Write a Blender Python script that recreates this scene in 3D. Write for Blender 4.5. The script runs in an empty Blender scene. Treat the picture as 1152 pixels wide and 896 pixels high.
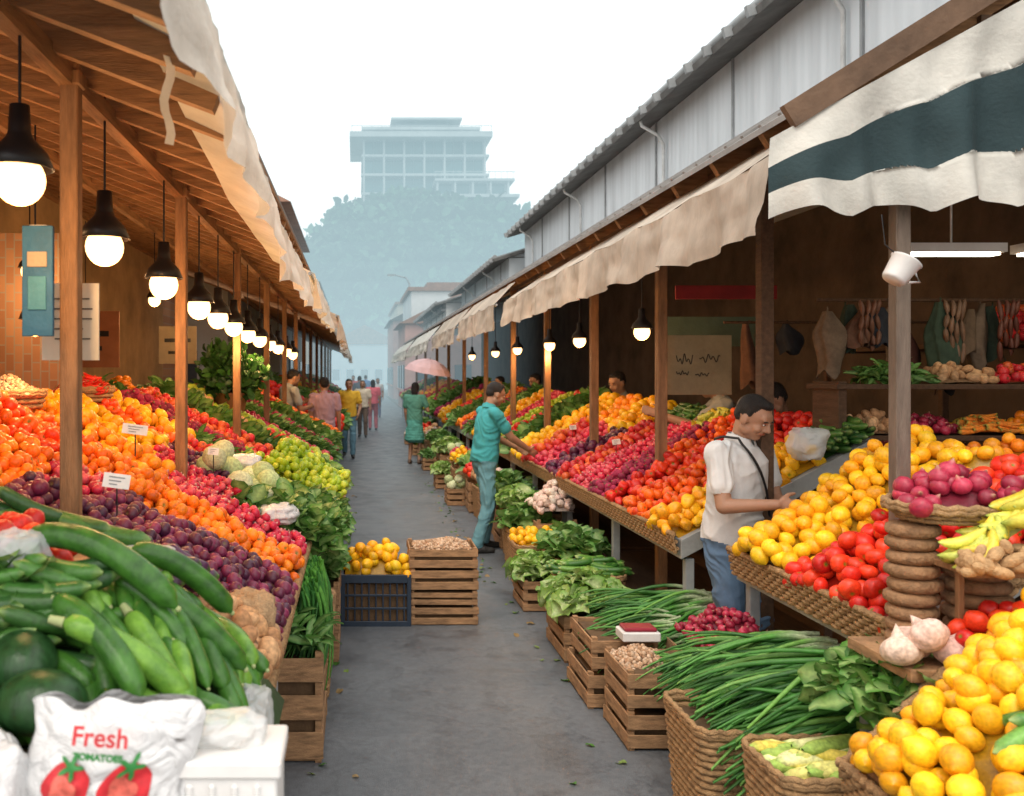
import bpy, math, random
import numpy as np
from mathutils import Vector, Matrix
random.seed(7); RNG=np.random.default_rng(7)
S=bpy.context.scene
rad=math.radians
# ------------------------------------------------------------ materials
def nt(name):
    m=bpy.data.materials.new(name); m.use_nodes=True
    n=m.node_tree; b=n.nodes['Principled BSDF']; return m,n,b
MC={}
def mat(name,col,rough=.7,var=.25,scale=6,bump=.1,bscale=40,metal=0,stretch=(1,1,1),trans=0,emit=0,col2=None,spec=.4):
    if name in MC: return MC[name]
    m,n,b=nt(name); N=n.nodes; L=n.links
    tc=N.new('ShaderNodeTexCoord'); mp=N.new('ShaderNodeMapping'); mp.inputs['Scale'].default_value=stretch
    L.new(tc.outputs['Object'],mp.inputs['Vector'])
    no=N.new('ShaderNodeTexNoise'); no.inputs['Scale'].default_value=scale; no.inputs['Detail'].default_value=5; no.inputs['Roughness'].default_value=.65
    L.new(mp.outputs[0],no.inputs['Vector'])
    cr=N.new('ShaderNodeValToRGB'); cr.color_ramp.elements[0].position=.3; cr.color_ramp.elements[1].position=.72
    c2=col2 or tuple(c*(1-var) for c in col); c1=tuple(min(1,c*(1+var*.5)) for c in col)
    cr.color_ramp.elements[0].color=(*c2,1); cr.color_ramp.elements[1].color=(*c1,1)
    L.new(no.outputs['Fac'],cr.inputs[0]); L.new(cr.outputs[0],b.inputs['Base Color'])
    b.inputs['Roughness'].default_value=rough; b.inputs['Metallic'].default_value=metal
    b.inputs['Specular IOR Level'].default_value=spec
    if bump:
        n2=N.new('ShaderNodeTexNoise'); n2.inputs['Scale'].default_value=bscale; n2.inputs['Detail'].default_value=4
        L.new(mp.outputs[0],n2.inputs['Vector'])
        bp=N.new('ShaderNodeBump'); bp.inputs['Strength'].default_value=min(1,bump*3); bp.inputs['Distance'].default_value=.01 if bump<.4 else .03
        L.new(n2.outputs['Fac'],bp.inputs['Height']); L.new(bp.outputs[0],b.inputs['Normal'])
    if trans:
        t=N.new('ShaderNodeBsdfTranslucent'); L.new(cr.outputs[0],t.inputs[0])
        mx=N.new('ShaderNodeMixShader'); mx.inputs[0].default_value=trans
        L.new(b.outputs[0],mx.inputs[1]); L.new(t.outputs[0],mx.inputs[2]); L.new(mx.outputs[0],N['Material Output'].inputs[0])
    if emit:
        b.inputs['Emission Color'].default_value=(*col,1); b.inputs['Emission Strength'].default_value=emit
    MC[name]=m; return m
def attr_mat(name,rough,bump,bscale,trans=0,spec=.5,mottle=.2):
    m,n,b=nt(name); N=n.nodes; L=n.links
    a=N.new('ShaderNodeAttribute'); a.attribute_name='Col'
    tc=N.new('ShaderNodeTexCoord'); no=N.new('ShaderNodeTexNoise'); no.inputs['Scale'].default_value=bscale; no.inputs['Detail'].default_value=3
    L.new(tc.outputs['Object'],no.inputs['Vector'])
    mr=N.new('ShaderNodeMapRange'); mr.inputs['From Min'].default_value=.3; mr.inputs['From Max'].default_value=.7
    mr.inputs['To Min'].default_value=1-mottle; mr.inputs['To Max'].default_value=1+mottle
    L.new(no.outputs['Fac'],mr.inputs[0])
    vm=N.new('ShaderNodeVectorMath'); vm.operation='SCALE'; L.new(a.outputs['Color'],vm.inputs[0]); L.new(mr.outputs[0],vm.inputs['Scale'])
    L.new(vm.outputs[0],b.inputs['Base Color']); b.inputs['Roughness'].default_value=rough; b.inputs['Specular IOR Level'].default_value=spec
    bp=N.new('ShaderNodeBump'); bp.inputs['Strength'].default_value=bump; bp.inputs['Distance'].default_value=.004
    L.new(no.outputs['Fac'],bp.inputs['Height']); L.new(bp.outputs[0],b.inputs['Normal'])
    if trans:
        t=N.new('ShaderNodeBsdfTranslucent'); L.new(vm.outputs[0],t.inputs[0])
        mx=N.new('ShaderNodeMixShader'); mx.inputs[0].default_value=trans
        L.new(b.outputs[0],mx.inputs[1]); L.new(t.outputs[0],mx.inputs[2]); L.new(mx.outputs[0],N['Material Output'].inputs[0])
    return m
M_fruit=attr_mat('fruit_skin',.40,.3,90,spec=.45)
M_matte=attr_mat('root_skin',.75,.6,70,mottle=.3)
M_leaf=attr_mat('leaf',.5,.3,60,trans=.25)
M_far=attr_mat('far_foliage',.8,.1,3,trans=.1)
wood=mat('wood_brown',(.30,.155,.07),.7,.5,4,.15,30,stretch=(6,6,1))
woodx=mat('wood_rafter',(.36,.19,.085),.7,.55,4,.15,30,stretch=(1,8,8))
woody=mat('wood_purlin',(.34,.175,.075),.7,.55,4,.15,30,stretch=(8,1,8))
wooddk=mat('wood_dark',(.10,.055,.03),.8,.4,5,.15,30,stretch=(8,1,8))
crate_m=mat('crate_wood',(.40,.23,.115),.75,.55,5,.2,50,stretch=(2,2,9))
wick=mat('wicker',(.42,.255,.12),.7,.5,40,.3,160)
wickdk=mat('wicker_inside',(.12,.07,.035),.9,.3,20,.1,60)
bluepl=mat('blue_black_plastic',(.02,.035,.06),.4,.2,10,.03,60)
canvas=mat('canvas_cream',(.58,.52,.44),.85,.4,2.5,.12,60,trans=.3,stretch=(1,1,.5))
canvasw=mat('canvas_white',(.70,.70,.65),.85,.3,2.5,.12,60,trans=.25)
canvasg=mat('canvas_green',(.028,.055,.062),.85,.3,3,.12,60,trans=.1)
steel=mat('painted_steel',(.30,.32,.33),.5,.3,5,.05,40)
tabl=mat('table_board',(.33,.34,.33),.6,.35,5,.08,40)
white_pl=mat('white_plastic',(.74,.74,.73),.35,.14,6,.05,20)
black=mat('black_metal',(.012,.012,.014),.4,.2,9,.02,40)
bulbm=mat('bulb_glow',(1,.56,.22),.3,0,1,0,emit=4.6)
tube_m=mat('tube_glow',(1,.88,.66),.3,0,1,0,emit=8)
paper=mat('paper',(.72,.66,.52),.8,.15,5,.03,30)
ink=mat('ink',(.05,.04,.03),.8)
# ------------------------------------------------------------ mesh builder
class MB:
    def __init__(s): s.v=[];s.f=[];s.m=[];s.s=[]
    def add(s,v,f,m=0,sm=False):
        o=len(s.v); s.v+= [tuple(p) for p in v]; s.f+=[tuple(i+o for i in q) for q in f]; s.m+=[m]*len(f); s.s+=[sm]*len(f)
    def box(s,c,d,m=0,R=None):
        c=Vector(c); v=[]
        for x in(-.5,.5):
            for y in(-.5,.5):
                for z in(-.5,.5):
                    p=Vector((x*d[0],y*d[1],z*d[2])); 
                    if R is not None: p=R@p
                    v.append(c+p)
        s.add(v,[(0,1,3,2),(4,6,7,5),(0,4,5,1),(2,3,7,6),(0,2,6,4),(1,5,7,3)],m)
    def tube(s,P,r,m=0,n=6,closed=False,sm=True):
        P=[Vector(p) for p in P]; k=len(P); rr=r if hasattr(r,'__len__') else [r]*k
        v=[];up=Vector((0,0,1))
        for i,p in enumerate(P):
            if closed: t=P[(i+1)%k]-P[i-1]
            else: t=P[min(i+1,k-1)]-P[max(i-1,0)]
            t=t.normalized() if t.length>1e-9 else Vector((0,0,1)); a=t.cross(up)
            if a.length<.05: a=t.cross(Vector((1,0,0)))
            a.normalize(); b=a.cross(t)
            for j in range(n):
                q=2*math.pi*j/n; v.append(p+(a*math.cos(q)+b*math.sin(q))*rr[i])
        f=[]
        for i in range(k if closed else k-1):
            i2=(i+1)%k
            for j in range(n): f.append((i*n+j,i*n+(j+1)%n,i2*n+(j+1)%n,i2*n+j))
        s.add(v,f,m,sm)
        if not closed: 
            s.add(v[:n][::-1],[tuple(range(n))],m); s.add(v[-n:],[tuple(range(n))],m)
    def lathe(s,prof,c,n=16,m=0,R=None,sm=True):
        v=[];c=Vector(c)
        for r,z in prof:
            for j in range(n):
                q=2*math.pi*j/n; p=Vector((r*math.cos(q),r*math.sin(q),z))
                if R is not None:p=R@p
                v.append(c+p)
        f=[(i*n+j,i*n+(j+1)%n,(i+1)*n+(j+1)%n,(i+1)*n+j) for i in range(len(prof)-1) for j in range(n)]
        s.add(v,f,m,sm)
    def ell(s,c,r,R=None,m=0,n=14,k=9):
        v=[];c=Vector(c)
        for i in range(k+1):
            a=math.pi*i/k
            for j in range(n):
                q=2*math.pi*j/n; p=Vector((r[0]*math.sin(a)*math.cos(q),r[1]*math.sin(a)*math.sin(q),-r[2]*math.cos(a)))
                if R is not None:p=R@p
                v.append(c+p)
        f=[(i*n+j,i*n+(j+1)%n,(i+1)*n+(j+1)%n,(i+1)*n+j) for i in range(k) for j in range(n)]
        s.add(v,f,m,True)
    def grid(s,F,nu,nv,m=0,sm=True):
        v=[F(i/nu,j/nv) for i in range(nu+1) for j in range(nv+1)]
        f=[(i*(nv+1)+j,(i+1)*(nv+1)+j,(i+1)*(nv+1)+j+1,i*(nv+1)+j+1) for i in range(nu) for j in range(nv)]
        s.add(v,f,m,sm)
    def obj(s,name,mats,bevel=0,parent=None):
        me=bpy.data.meshes.new(name); me.from_pydata(s.v,[],s.f); 
        for x in mats: me.materials.append(x)
        me.polygons.foreach_set('material_index',s.m); me.polygons.foreach_set('use_smooth',s.s); me.update()
        o=bpy.data.objects.new(name,me); S.collection.objects.link(o)
        if bevel:
            b=o.modifiers.new('b','BEVEL'); b.width=bevel; b.segments=1; b.limit_method='ANGLE'
        if parent: o.parent=parent
        return o
def empty(name,loc=(0,0,0)):
    o=bpy.data.objects.new(name,None); S.collection.objects.link(o); o.location=loc; o.empty_display_size=.1; return o
def Rz(a): return Matrix.Rotation(a,3,'Z')
def Rx(a): return Matrix.Rotation(a,3,'X')
def Ry(a): return Matrix.Rotation(a,3,'Y')
# ------------------------------------------------------------ instancing by numpy
def uvs(n=12,k=8,fn=None,tipw=None):
    v=[];w=[]
    for i in range(k+1):
        a=math.pi*i/k
        for j in range(n):
            q=2*math.pi*j/n; p=np.array([math.sin(a)*math.cos(q),math.sin(a)*math.sin(q),math.cos(a)])
            if fn is not None: p=fn(p,a,q)
            v.append(p*.5); w.append(tipw(a) if tipw else 0)
    f=[(i*n+j,(i+1)*n+j,(i+1)*n+(j+1)%n,i*n+(j+1)%n) for i in range(k) for j in range(n)]
    return np.array(v),np.array(f),np.array(w,float)
def dimple(p,a,q): 
    r=1-.28*math.exp(-(a/.3)**2); return p*np.array([1,1,.92*r])
def tomato(p,a,q):
    r=1+.04*math.cos(5*q)*math.sin(a); return p*np.array([r,r,.80*(1-.25*math.exp(-(a/.35)**2))])
def lemon(p,a,q):
    e=.11*(math.exp(-(a/.25)**2)+math.exp(-((math.pi-a)/.25)**2)); return p*np.array([.92,.92,1.0+e])
def pepper(p,a,q):
    r=(1+.13*math.cos(4*q))*(1.0-.25*(a/math.pi)); return p*np.array([r,r,1.15*(1-.2*math.exp(-(a/.4)**2))])
def potato(p,a,q): 
    r=1+.10*math.sin(3*q+1)*math.sin(2*a)+.07*math.cos(2*q-2*a); return p*np.array([.85*r,.72*r,1.15])
def onion(p,a,q):
    return p*np.array([1,1,.85])+np.array([0,0,.5*math.exp(-(a/.2)**2)])
def garlicf(p,a,q):
    r=1+.07*math.cos(8*q); return p*np.array([r,r,.78])+np.array([0,0,.7*math.exp(-(a/.22)**2)])
tp=lambda a: 1.0 if a<.18 else 0
def longb(curve=.12,n=8,k=9,prof=None,twist=0):
    v=[];w=[]
    for i in range(k+1):
        t=i/k; r=prof(t); x=(t-.5)
        for j in range(n):
            q=2*math.pi*j/n; rr=r*(1+.05*math.cos(5*q))
            v.append((x,rr*math.cos(q)+curve*(4*x*x-1),rr*math.sin(q))); w.append(1 if t<.08 or t>.95 else 0)
    f=[(i*n+j,(i+1)*n+j,(i+1)*n+(j+1)%n,i*n+(j+1)%n) for i in range(k) for j in range(n)]
    return np.array(v),np.array(f),np.array(w,float)
cap=lambda rr:(lambda t: rr*max(.02,1-abs(2*t-1)**6)**.5)
def leafb(fold=.25,curl=.5,seg=5,w=.32,wave=.06):
    v=[];ww=[]
    for i in range(seg+1):
        t=i/seg; hw=w*(math.sin(math.pi*min(1,t*.92+.06)))**.7; a=curl*t
        x=math.sin(a*1.2)/1.2/curl if curl else t; z=-(1-math.cos(a*1.2))/1.2/curl if curl else 0
        for s_ in(-1,0,1):
            v.append((x,s_*hw,z+abs(s_)*fold*hw+wave*math.sin(9*t+s_))); ww.append(1 if s_==0 else 0)
    f=[(i*3+j,i*3+j+1,i*3+j+4,i*3+j+3) for i in range(seg) for j in range(2)]
    return np.array(v),np.array(f),np.array(ww,float)
def bladeb(curve=.25,seg=8,r=.011):
    v=[];w=[]
    for i in range(seg+1):
        t=i/seg; rr=r*(1-.65*t**3)+.001
        for j in range(5):
            q=2*math.pi/5*j; v.append((t,rr*math.cos(q)+.04*math.sin(5*t),rr*math.sin(q)-curve*t*t)); w.append(1 if t<.14 else (.5 if t<.27 else 0))
    f=[(i*5+j,(i+1)*5+j,(i+1)*5+(j+1)%5,i*5+(j+1)%5) for i in range(seg) for j in range(5)]
    return np.array(v),np.array(f),np.array(w,float)
BASE={'ball':uvs(12,8,dimple,tp),'balllo':uvs(8,5,None),'tomato':uvs(15,10,tomato,tp),'lemon':uvs(14,10,lemon),
 'pepper':uvs(16,10,pepper,tp),'potato':uvs(12,8,potato),'onion':uvs(12,9,onion,tp),'garlic':uvs(28,18,garlicf,lambda a:.5 if a<.3 else 0),
 'long':longb(.06,9,10,cap(.1)),'banana':longb(.16,6,10,lambda t:.09*max(.03,1-abs(2*t-1)**3)**.6),
 'carrot':longb(.02,8,8,lambda t:.1*max(.1,1-t)**.6*(.5 if t<.01 else 1)),
 'leaf':leafb(),'leafn':leafb(.5,.7,5,.12,.03),'frill':leafb(.5,1.1,6,.42,.13),'blade':bladeb(),
 'corn':longb(.01,8,8,lambda t:.07*max(.05,1-abs(2*t-1)**4)**.5)}
def rquat(n,tilt=None):
    q=RNG.normal(size=(n,4)); q/=np.linalg.norm(q,axis=1)[:,None]
    w,x,y,z=q.T
    return np.stack([np.stack([1-2*(y*y+z*z),2*(x*y-z*w),2*(x*z+y*w)],-1),np.stack([2*(x*y+z*w),1-2*(x*x+z*z),2*(y*z-x*w)],-1),np.stack([2*(x*z-y*w),2*(y*z+x*w),1-2*(x*x+y*y)],-1)],1)
def euler(rx,ry,rz):
    n=len(rx); R=np.zeros((n,3,3))
    for i in range(n): R[i]=np.array(Rz(rz[i])@Ry(ry[i])@Rx(rx[i]))
    return R
def inst(name,base,P,R,Sc,C,T,m,extra=None,parent=None):
    V,F,W=base; N=len(P); nv=len(V)
    X=np.einsum('nij,nvj->nvi',R,V[None]*Sc[:,None,:])+P[:,None,:]
    col=C[:,None,:]*(1-W[None,:,None])+T[:,None,:]*W[None,:,None]
    X=X.reshape(-1,3); col=col.reshape(-1,3)
    Fa=(F[None]+np.arange(N)[:,None,None]*nv).reshape(-1,4)
    if extra is not None:
        ev,ef,ec=extra; Fa=np.concatenate([Fa,np.array(ef)+len(X)]); X=np.concatenate([X,np.array(ev)]); col=np.concatenate([col,np.tile(ec,(len(ev),1))])
    me=bpy.data.meshes.new(name); me.vertices.add(len(X)); me.vertices.foreach_set('co',X.astype(np.float32).ravel())
    me.loops.add(Fa.size); me.loops.foreach_set('vertex_index',Fa.astype(np.int32).ravel())
    me.polygons.add(len(Fa)); me.polygons.foreach_set('loop_start',np.arange(0,Fa.size,4,dtype=np.int32)); 
    me.polygons.foreach_set('use_smooth',np.ones(len(Fa),bool))
    me.materials.append(m); me.update(calc_edges=True)
    a=me.color_attributes.new('Col','FLOAT_COLOR','POINT'); a.data.foreach_set('color',np.concatenate([col,np.ones((len(col),1))],1).astype(np.float32).ravel())
    o=bpy.data.objects.new(name,me); S.collection.objects.link(o)
    if parent:o.parent=parent
    return o
G=(.06,.16,.02)
K={
'orange':('ball',(.078,)*3,[(.90,.30,.010),(.95,.37,.015),(.85,.23,.008)],(.1,.16,.02),M_fruit,.07),
'tangerine':('ball',(.062,)*3,[(.92,.22,.008),(.95,.28,.015),(.85,.16,.008)],(.05,.18,.02),M_fruit,.056),
'tomato':('tomato',(.078,)*3,[(.72,.025,.010),(.80,.05,.012),(.62,.015,.010)],(.05,.22,.02),M_fruit,.07),
'orange_tomato':('tomato',(.07,)*3,[(.85,.11,.010),(.9,.16,.012),(.78,.06,.01)],(.05,.22,.02),M_fruit,.063),
'lemon':('lemon',(.078,.078,.080),[(.92,.50,.012),(.95,.58,.015),(.90,.41,.010)],(.5,.5,.03),M_fruit,.07),
'yellow_pepper':('pepper',(.08,)*3,[(.93,.50,.012),(.9,.38,.01),(.95,.56,.02)],(.05,.25,.02),M_fruit,.072),
'red_pepper':('pepper',(.08,)*3,[(.65,.02,.012),(.75,.05,.012)],(.05,.25,.02),M_fruit,.072),
'plum':('ball',(.058,)*3,[(.10,.015,.045),(.16,.018,.06),(.06,.012,.04),(.21,.025,.08)],(.12,.1,.03),M_fruit,.052),
'eggplant':('long',(.19,.34,.34),[(.045,.012,.04),(.07,.015,.06)],(.06,.16,.02),M_fruit,.07),
'beet':('onion',(.06,)*3,[(.30,.015,.06),(.38,.02,.08),(.22,.012,.05)],(.2,.3,.1),M_matte,.054),
'radish':('onion',(.05,)*3,[(.62,.025,.075),(.54,.02,.06),(.68,.09,.12)],(.6,.6,.5),M_fruit,.046),
'red_onion':('onion',(.07,)*3,[(.34,.02,.05),(.44,.03,.07),(.27,.015,.04)],(.4,.25,.15),M_fruit,.062),
'apple':('ball',(.075,)*3,[(.62,.03,.03),(.7,.12,.03),(.55,.02,.03)],(.1,.08,.02),M_fruit,.067),
'lime':('lemon',(.055,.055,.062),[(.36,.50,.02),(.28,.44,.015),(.5,.58,.04)],G,M_fruit,.05),
'green_apple':('ball',(.072,)*3,[(.38,.52,.05),(.45,.56,.06)],(.1,.08,.02),M_fruit,.064),
'potato':('potato',(.085,)*3,[(.50,.28,.13),(.57,.34,.17),(.42,.22,.10)],(.3,.2,.1),M_matte,.072),
'garlic':('garlic',(.06,)*3,[(.72,.62,.52),(.75,.55,.48),(.66,.5,.42)],(.6,.5,.4),M_matte,.052),
'cabbage':('ball',(.15,)*3,[(.50,.62,.30),(.62,.68,.42)],(.6,.65,.5),M_matte,.13),
'cucumber':('long',(.20,.2,.2),[(.035,.12,.02),(.06,.18,.03),(.025,.09,.02)],(.2,.3,.08),M_fruit,.052),
'zucchini':('long',(.30,.26,.26),[(.07,.20,.03),(.14,.32,.05),(.04,.14,.02)],(.35,.45,.15),M_fruit,.062),
'carrot':('carrot',(.17,.22,.22),[(.85,.24,.02),(.9,.3,.03)],(.2,.3,.05),M_matte,.04),
'chili':('banana',(.1,.12,.12),[(.7,.02,.01),(.6,.02,.01)],G,M_fruit,.022),
'banana':('banana',(.19,.3,.3),[(.78,.58,.05),(.66,.62,.08),(.55,.6,.10)],(.25,.35,.05),M_fruit,.045),
'corn':('corn',(.24,.36,.36),[(.85,.68,.12),(.70,.66,.20),(.75,.74,.36),(.35,.5,.1)],(.25,.42,.08),M_matte,.042),
'leafy_greens':('leaf',(.15,.17,.15),[(.06,.22,.025),(.10,.30,.04),(.035,.14,.02)],(.3,.45,.15),M_leaf,.036),
'herbs':('leafn',(.13,.16,.15),[(.05,.2,.03),(.08,.26,.04),(.03,.13,.02)],(.2,.35,.1),M_leaf,.026),
'lettuce':('frill',(.13,.17,.15),[(.22,.42,.06),(.30,.5,.09),(.14,.33,.04)],(.5,.6,.3),M_leaf,.035),
'nuts':('balllo',(.022,)*3,[(.48,.32,.2),(.55,.4,.28),(.4,.24,.14)],(.4,.3,.2),M_matte,.017),
}
def pile(kind,O,U,V,bulge=.05,both=False,name=None,sc=1.,lod=0,extra_p=.35,parent=None):
    b,sz,cols,tip,m,sp=K[kind]; sp=sp*sc
    if lod and b in('ball','tomato','pepper','onion','lemon','potato','garlic'): b='balllo'
    base=BASE[b]; O=np.array(O,float);U=np.array(U,float);V=np.array(V,float)
    lu=np.linalg.norm(U); lv=np.linalg.norm(V); n=np.cross(U,V); n/=np.linalg.norm(n)
    if n[2]<0:n=-n
    leaf=b in('leaf','leafn','frill')
    us,vs=[],[]
    nu=max(1,int(lu/(sp*.9))); nv=max(1,int(lv/sp))
    for i in range(nu+1):
        for j in range(nv+1):
            us.append((i+.5*RNG.normal()*.36)/max(nu,1)); vs.append((j+(.5 if i%2 else 0)+.5*RNG.normal()*.36)/max(nv,1))
    us=np.array(us);vs=np.array(vs); k=(us>-.03)&(us<1.03)&(vs>-.03)&(vs<1.03); us=us[k];vs=vs[k]
    def B(u,v):
        uu=np.clip(u,0.02,.98);vv=np.clip(v,0.02,.98)
        r=np.sin(np.pi*vv)**.7
        if both: r=r*np.sin(np.pi*uu)**.7
        return bulge*r*(1+.25*np.sin(7*uu+3*vv+O[1]*5))
    h=B(us,vs)+RNG.uniform(-.14,.20,len(us))*sp
    ex=RNG.random(len(us))<extra_p
    ue=us[ex]+RNG.normal(size=ex.sum())*.3*sp/lu; ve=vs[ex]+RNG.normal(size=ex.sum())*.3*sp/lv
    ue=np.clip(ue,.03,.97); ve=np.clip(ve,.03,.97); he=B(ue,ve)+sp*.62
    us=np.concatenate([us,ue]);vs=np.concatenate([vs,ve]);h=np.concatenate([h,he]); N=len(us)
    P=O+us[:,None]*U+vs[:,None]*V+h[:,None]*n
    if b in('long','banana','carrot','corn'):
        az=math.atan2(U[1],U[0])+ (math.pi/2 if lu<lv else 0)
        sl=math.asin(U[2]/lu) if lu>=lv else 0
        R=euler(RNG.uniform(0,6.28,N)*.4,-sl+RNG.normal(size=N)*.12,az+RNG.normal(size=N)*.3)
    elif leaf:
        R=euler(RNG.normal(size=N)*.6,RNG.uniform(-1.2,.25,N),RNG.uniform(0,6.28,N))
    elif b in('onion','garlic'):
        R=euler(RNG.normal(size=N)*.8,RNG.normal(size=N)*.8,RNG.uniform(0,6.28,N))
    else: R=rquat(N)
    s=RNG.uniform(.82,1.16,N)*sc
    Sc=np.array(sz)[None]*s[:,None]
    cols=np.array(cols); C=cols[RNG.integers(0,len(cols),N)]*RNG.uniform(.76,1.12,(N,1))
    T=np.tile(tip,(N,1))
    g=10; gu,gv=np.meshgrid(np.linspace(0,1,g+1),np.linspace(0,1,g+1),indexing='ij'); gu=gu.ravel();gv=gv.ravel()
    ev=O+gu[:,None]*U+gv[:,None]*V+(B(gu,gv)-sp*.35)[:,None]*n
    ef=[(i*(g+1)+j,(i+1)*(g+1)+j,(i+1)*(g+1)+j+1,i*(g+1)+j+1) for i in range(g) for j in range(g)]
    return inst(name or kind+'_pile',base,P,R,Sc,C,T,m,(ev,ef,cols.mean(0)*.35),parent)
# ------------------------------------------------------------ containers
def rrect(w,d,r=.05,n=4):
    pts=[]
    for cx,cy,a0 in((w/2-r,d/2-r,0),(-w/2+r,d/2-r,90),(-w/2+r,-d/2+r,180),(w/2-r,-d/2+r,270)):
        for i in range(n+1):
            a=rad(a0+90*i/n); pts.append((cx+r*math.cos(a),cy+r*math.sin(a)))
    P=[Vector(p) for p in pts]; P.append(P[0]); L=[0]
    for i in range(1,len(P)): L.append(L[-1]+(P[i]-P[i-1]).length)
    out=[]; m=max(24,int(L[-1]/.03)//2*2); j=0
    for k in range(m):
        t=L[-1]*k/m
        while L[j+1]<t:j+=1
        out.append(P[j].lerp(P[j+1],(t-L[j])/max(1e-6,L[j+1]-L[j])))
    return out
def basket(x,y,z,w,d,h,rot=0,flare=.85,name='wicker_basket',round_=False,fl=.9):
    mb=MB(); R=Rz(rot); lay=max(3,int(h/.026)); 
    base=rrect(w,d,min(w,d)*(.499 if round_ else .16),8 if round_ else 4); c=Vector((x,y,z)); n=len(base)
    for l in range(lay):
        t=(l+.5)/lay; s=flare+(1-flare)*t; 
        pts=[c+R@Vector((p.x*s*(1+.012*(1 if (i+l)%2 else -1)),p.y*s*(1+.012*(1 if (i+l)%2 else -1)),h*t)) for i,p in enumerate(base)]
        mb.tube(pts,h/lay*.50,0,5,True)
    for i in range(0,n,2):
        p=base[i]; mb.tube([c+R@Vector((p.x*flare,p.y*flare,0)),c+R@Vector((p.x,p.y,h))],.005,0,5)
    for q in(-.006,.008): mb.tube([c+R@Vector((p.x*1.01,p.y*1.01,h+q+.004*(-1)**i)) for i,p in enumerate(base)],.012,0,6,True)
    s=flare*.97; low=[c+R@Vector((p.x*s,p.y*s,.005)) for p in base]; top=[c+R@Vector((p.x*.95,p.y*.95,h*fl)) for p in base]
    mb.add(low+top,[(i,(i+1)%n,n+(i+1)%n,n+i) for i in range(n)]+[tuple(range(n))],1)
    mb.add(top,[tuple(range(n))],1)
    return mb.obj(name,[wick,wickdk])
def crate(x,y,z,w,d,h,rot=0,name='wooden_crate',slats=3,fl=.45):
    mb=MB();R=Rz(rot);c=Vector((x,y,z))
    def b(p,s,m=0): mb.box(c+R@Vector(p),s,m,R)
    for sx in(-1,1):
        for sy in(-1,1): b((sx*(w/2-.022),sy*(d/2-.022),h/2),(.03,.03,h))
    sh=h/slats
    for i in range(slats):
        zc=sh*(i+.5); hh=sh*.70
        for sy in(-1,1): b((random.uniform(-.004,.004),sy*(d/2-.002),zc+random.uniform(-.004,.004)),(w,.010,hh*random.uniform(.9,1.05)),0)
        for sx in(-1,1): b((sx*(w/2-.006),0,zc+.002),(.010,d-.012,hh*.98),0)
    b((0,0,.015),(w-.03,d-.03,.012),0)
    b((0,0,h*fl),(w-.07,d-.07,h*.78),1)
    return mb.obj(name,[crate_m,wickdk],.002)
def plastic_crate(x,y,z,w,d,h,name='plastic_crate'):
    mb=MB();c=Vector((x,y,z))
    b=lambda p,s,m=0: mb.box(c+Vector(p),s,m)
    for sx in(-1,1):
        for sy in(-1,1): b((sx*(w/2-.015),sy*(d/2-.015),h/2),(.03,.03,h))
    for sy in(-1,1):
        b((0,sy*(d/2-.008),h-.03),(w-.05,.022,.058)); b((0,sy*(d/2-.008),.02),(w-.05,.02,.04))
        for q in(.35,.6): b((0,sy*(d/2-.012),h*q),(w-.05,.012,.014))
        for i in range(9): b((-w/2+.05+(w-.1)*i/8,sy*(d/2-.014),h/2),(.011,.013,h-.02))
    for sx in(-1,1):
        b((sx*(w/2-.008),0,h-.03),(.02,d-.05,.056)); b((sx*(w/2-.008),0,.02),(.02,d-.05,.04))
        for i in range(7): b((sx*(w/2-.014),-d/2+.05+(d-.1)*i/6,h/2),(.013,.011,h-.02))
    b((0,0,h*.42),(w-.06,d-.06,h*.75),1)
    return mb.obj(name,[bluepl,wickdk],.002)
def fill(kind,x,y,z,w,d,bulge=.09,sc=1,rot=0,**k):
    c,s=math.cos(rot),math.sin(rot); U=np.array((w*c,w*s,0)); V=np.array((-d*s,d*c,0)); O=np.array((x,y,z))-U/2-V/2
    return pile(kind,O,U,V,bulge,True,sc=sc,**k)
def bunch(name,x,y,z,L,az,n,spread=.12,w=.2,hgt=.12,sc=1,col=None,curve=1):
    N=n; P=np.zeros((N,3)); a=np.array((math.cos(az),math.sin(az),0)); p=np.array((-a[1],a[0],0))
    q=RNG.uniform(-1,1,N); P+=np.array((x,y,z))+p*(q*w/2)[:,None]+a*(RNG.normal(size=N)*.03)[:,None]; P[:,2]+=hgt*(1-q**2)*RNG.random(N)**.7
    R=euler(RNG.normal(size=N)*.4*curve,RNG.uniform(-.25,.10,N),az+q*spread+RNG.normal(size=N)*.10)
    s=L*RNG.uniform(.8,1.1,N); Sc=np.stack([s,s*1.0*sc,s*sc],1)
    cols=np.array(col or [(.07,.26,.04),(.11,.34,.06),(.045,.18,.03),(.20,.44,.09)]); C=cols[RNG.integers(0,len(cols),N)]*RNG.uniform(.8,1.15,(N,1)); T=np.tile((.62,.70,.45),(N,1))
    return inst(name,BASE['blade'],P,R,Sc,C,T,M_leaf)
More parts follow.
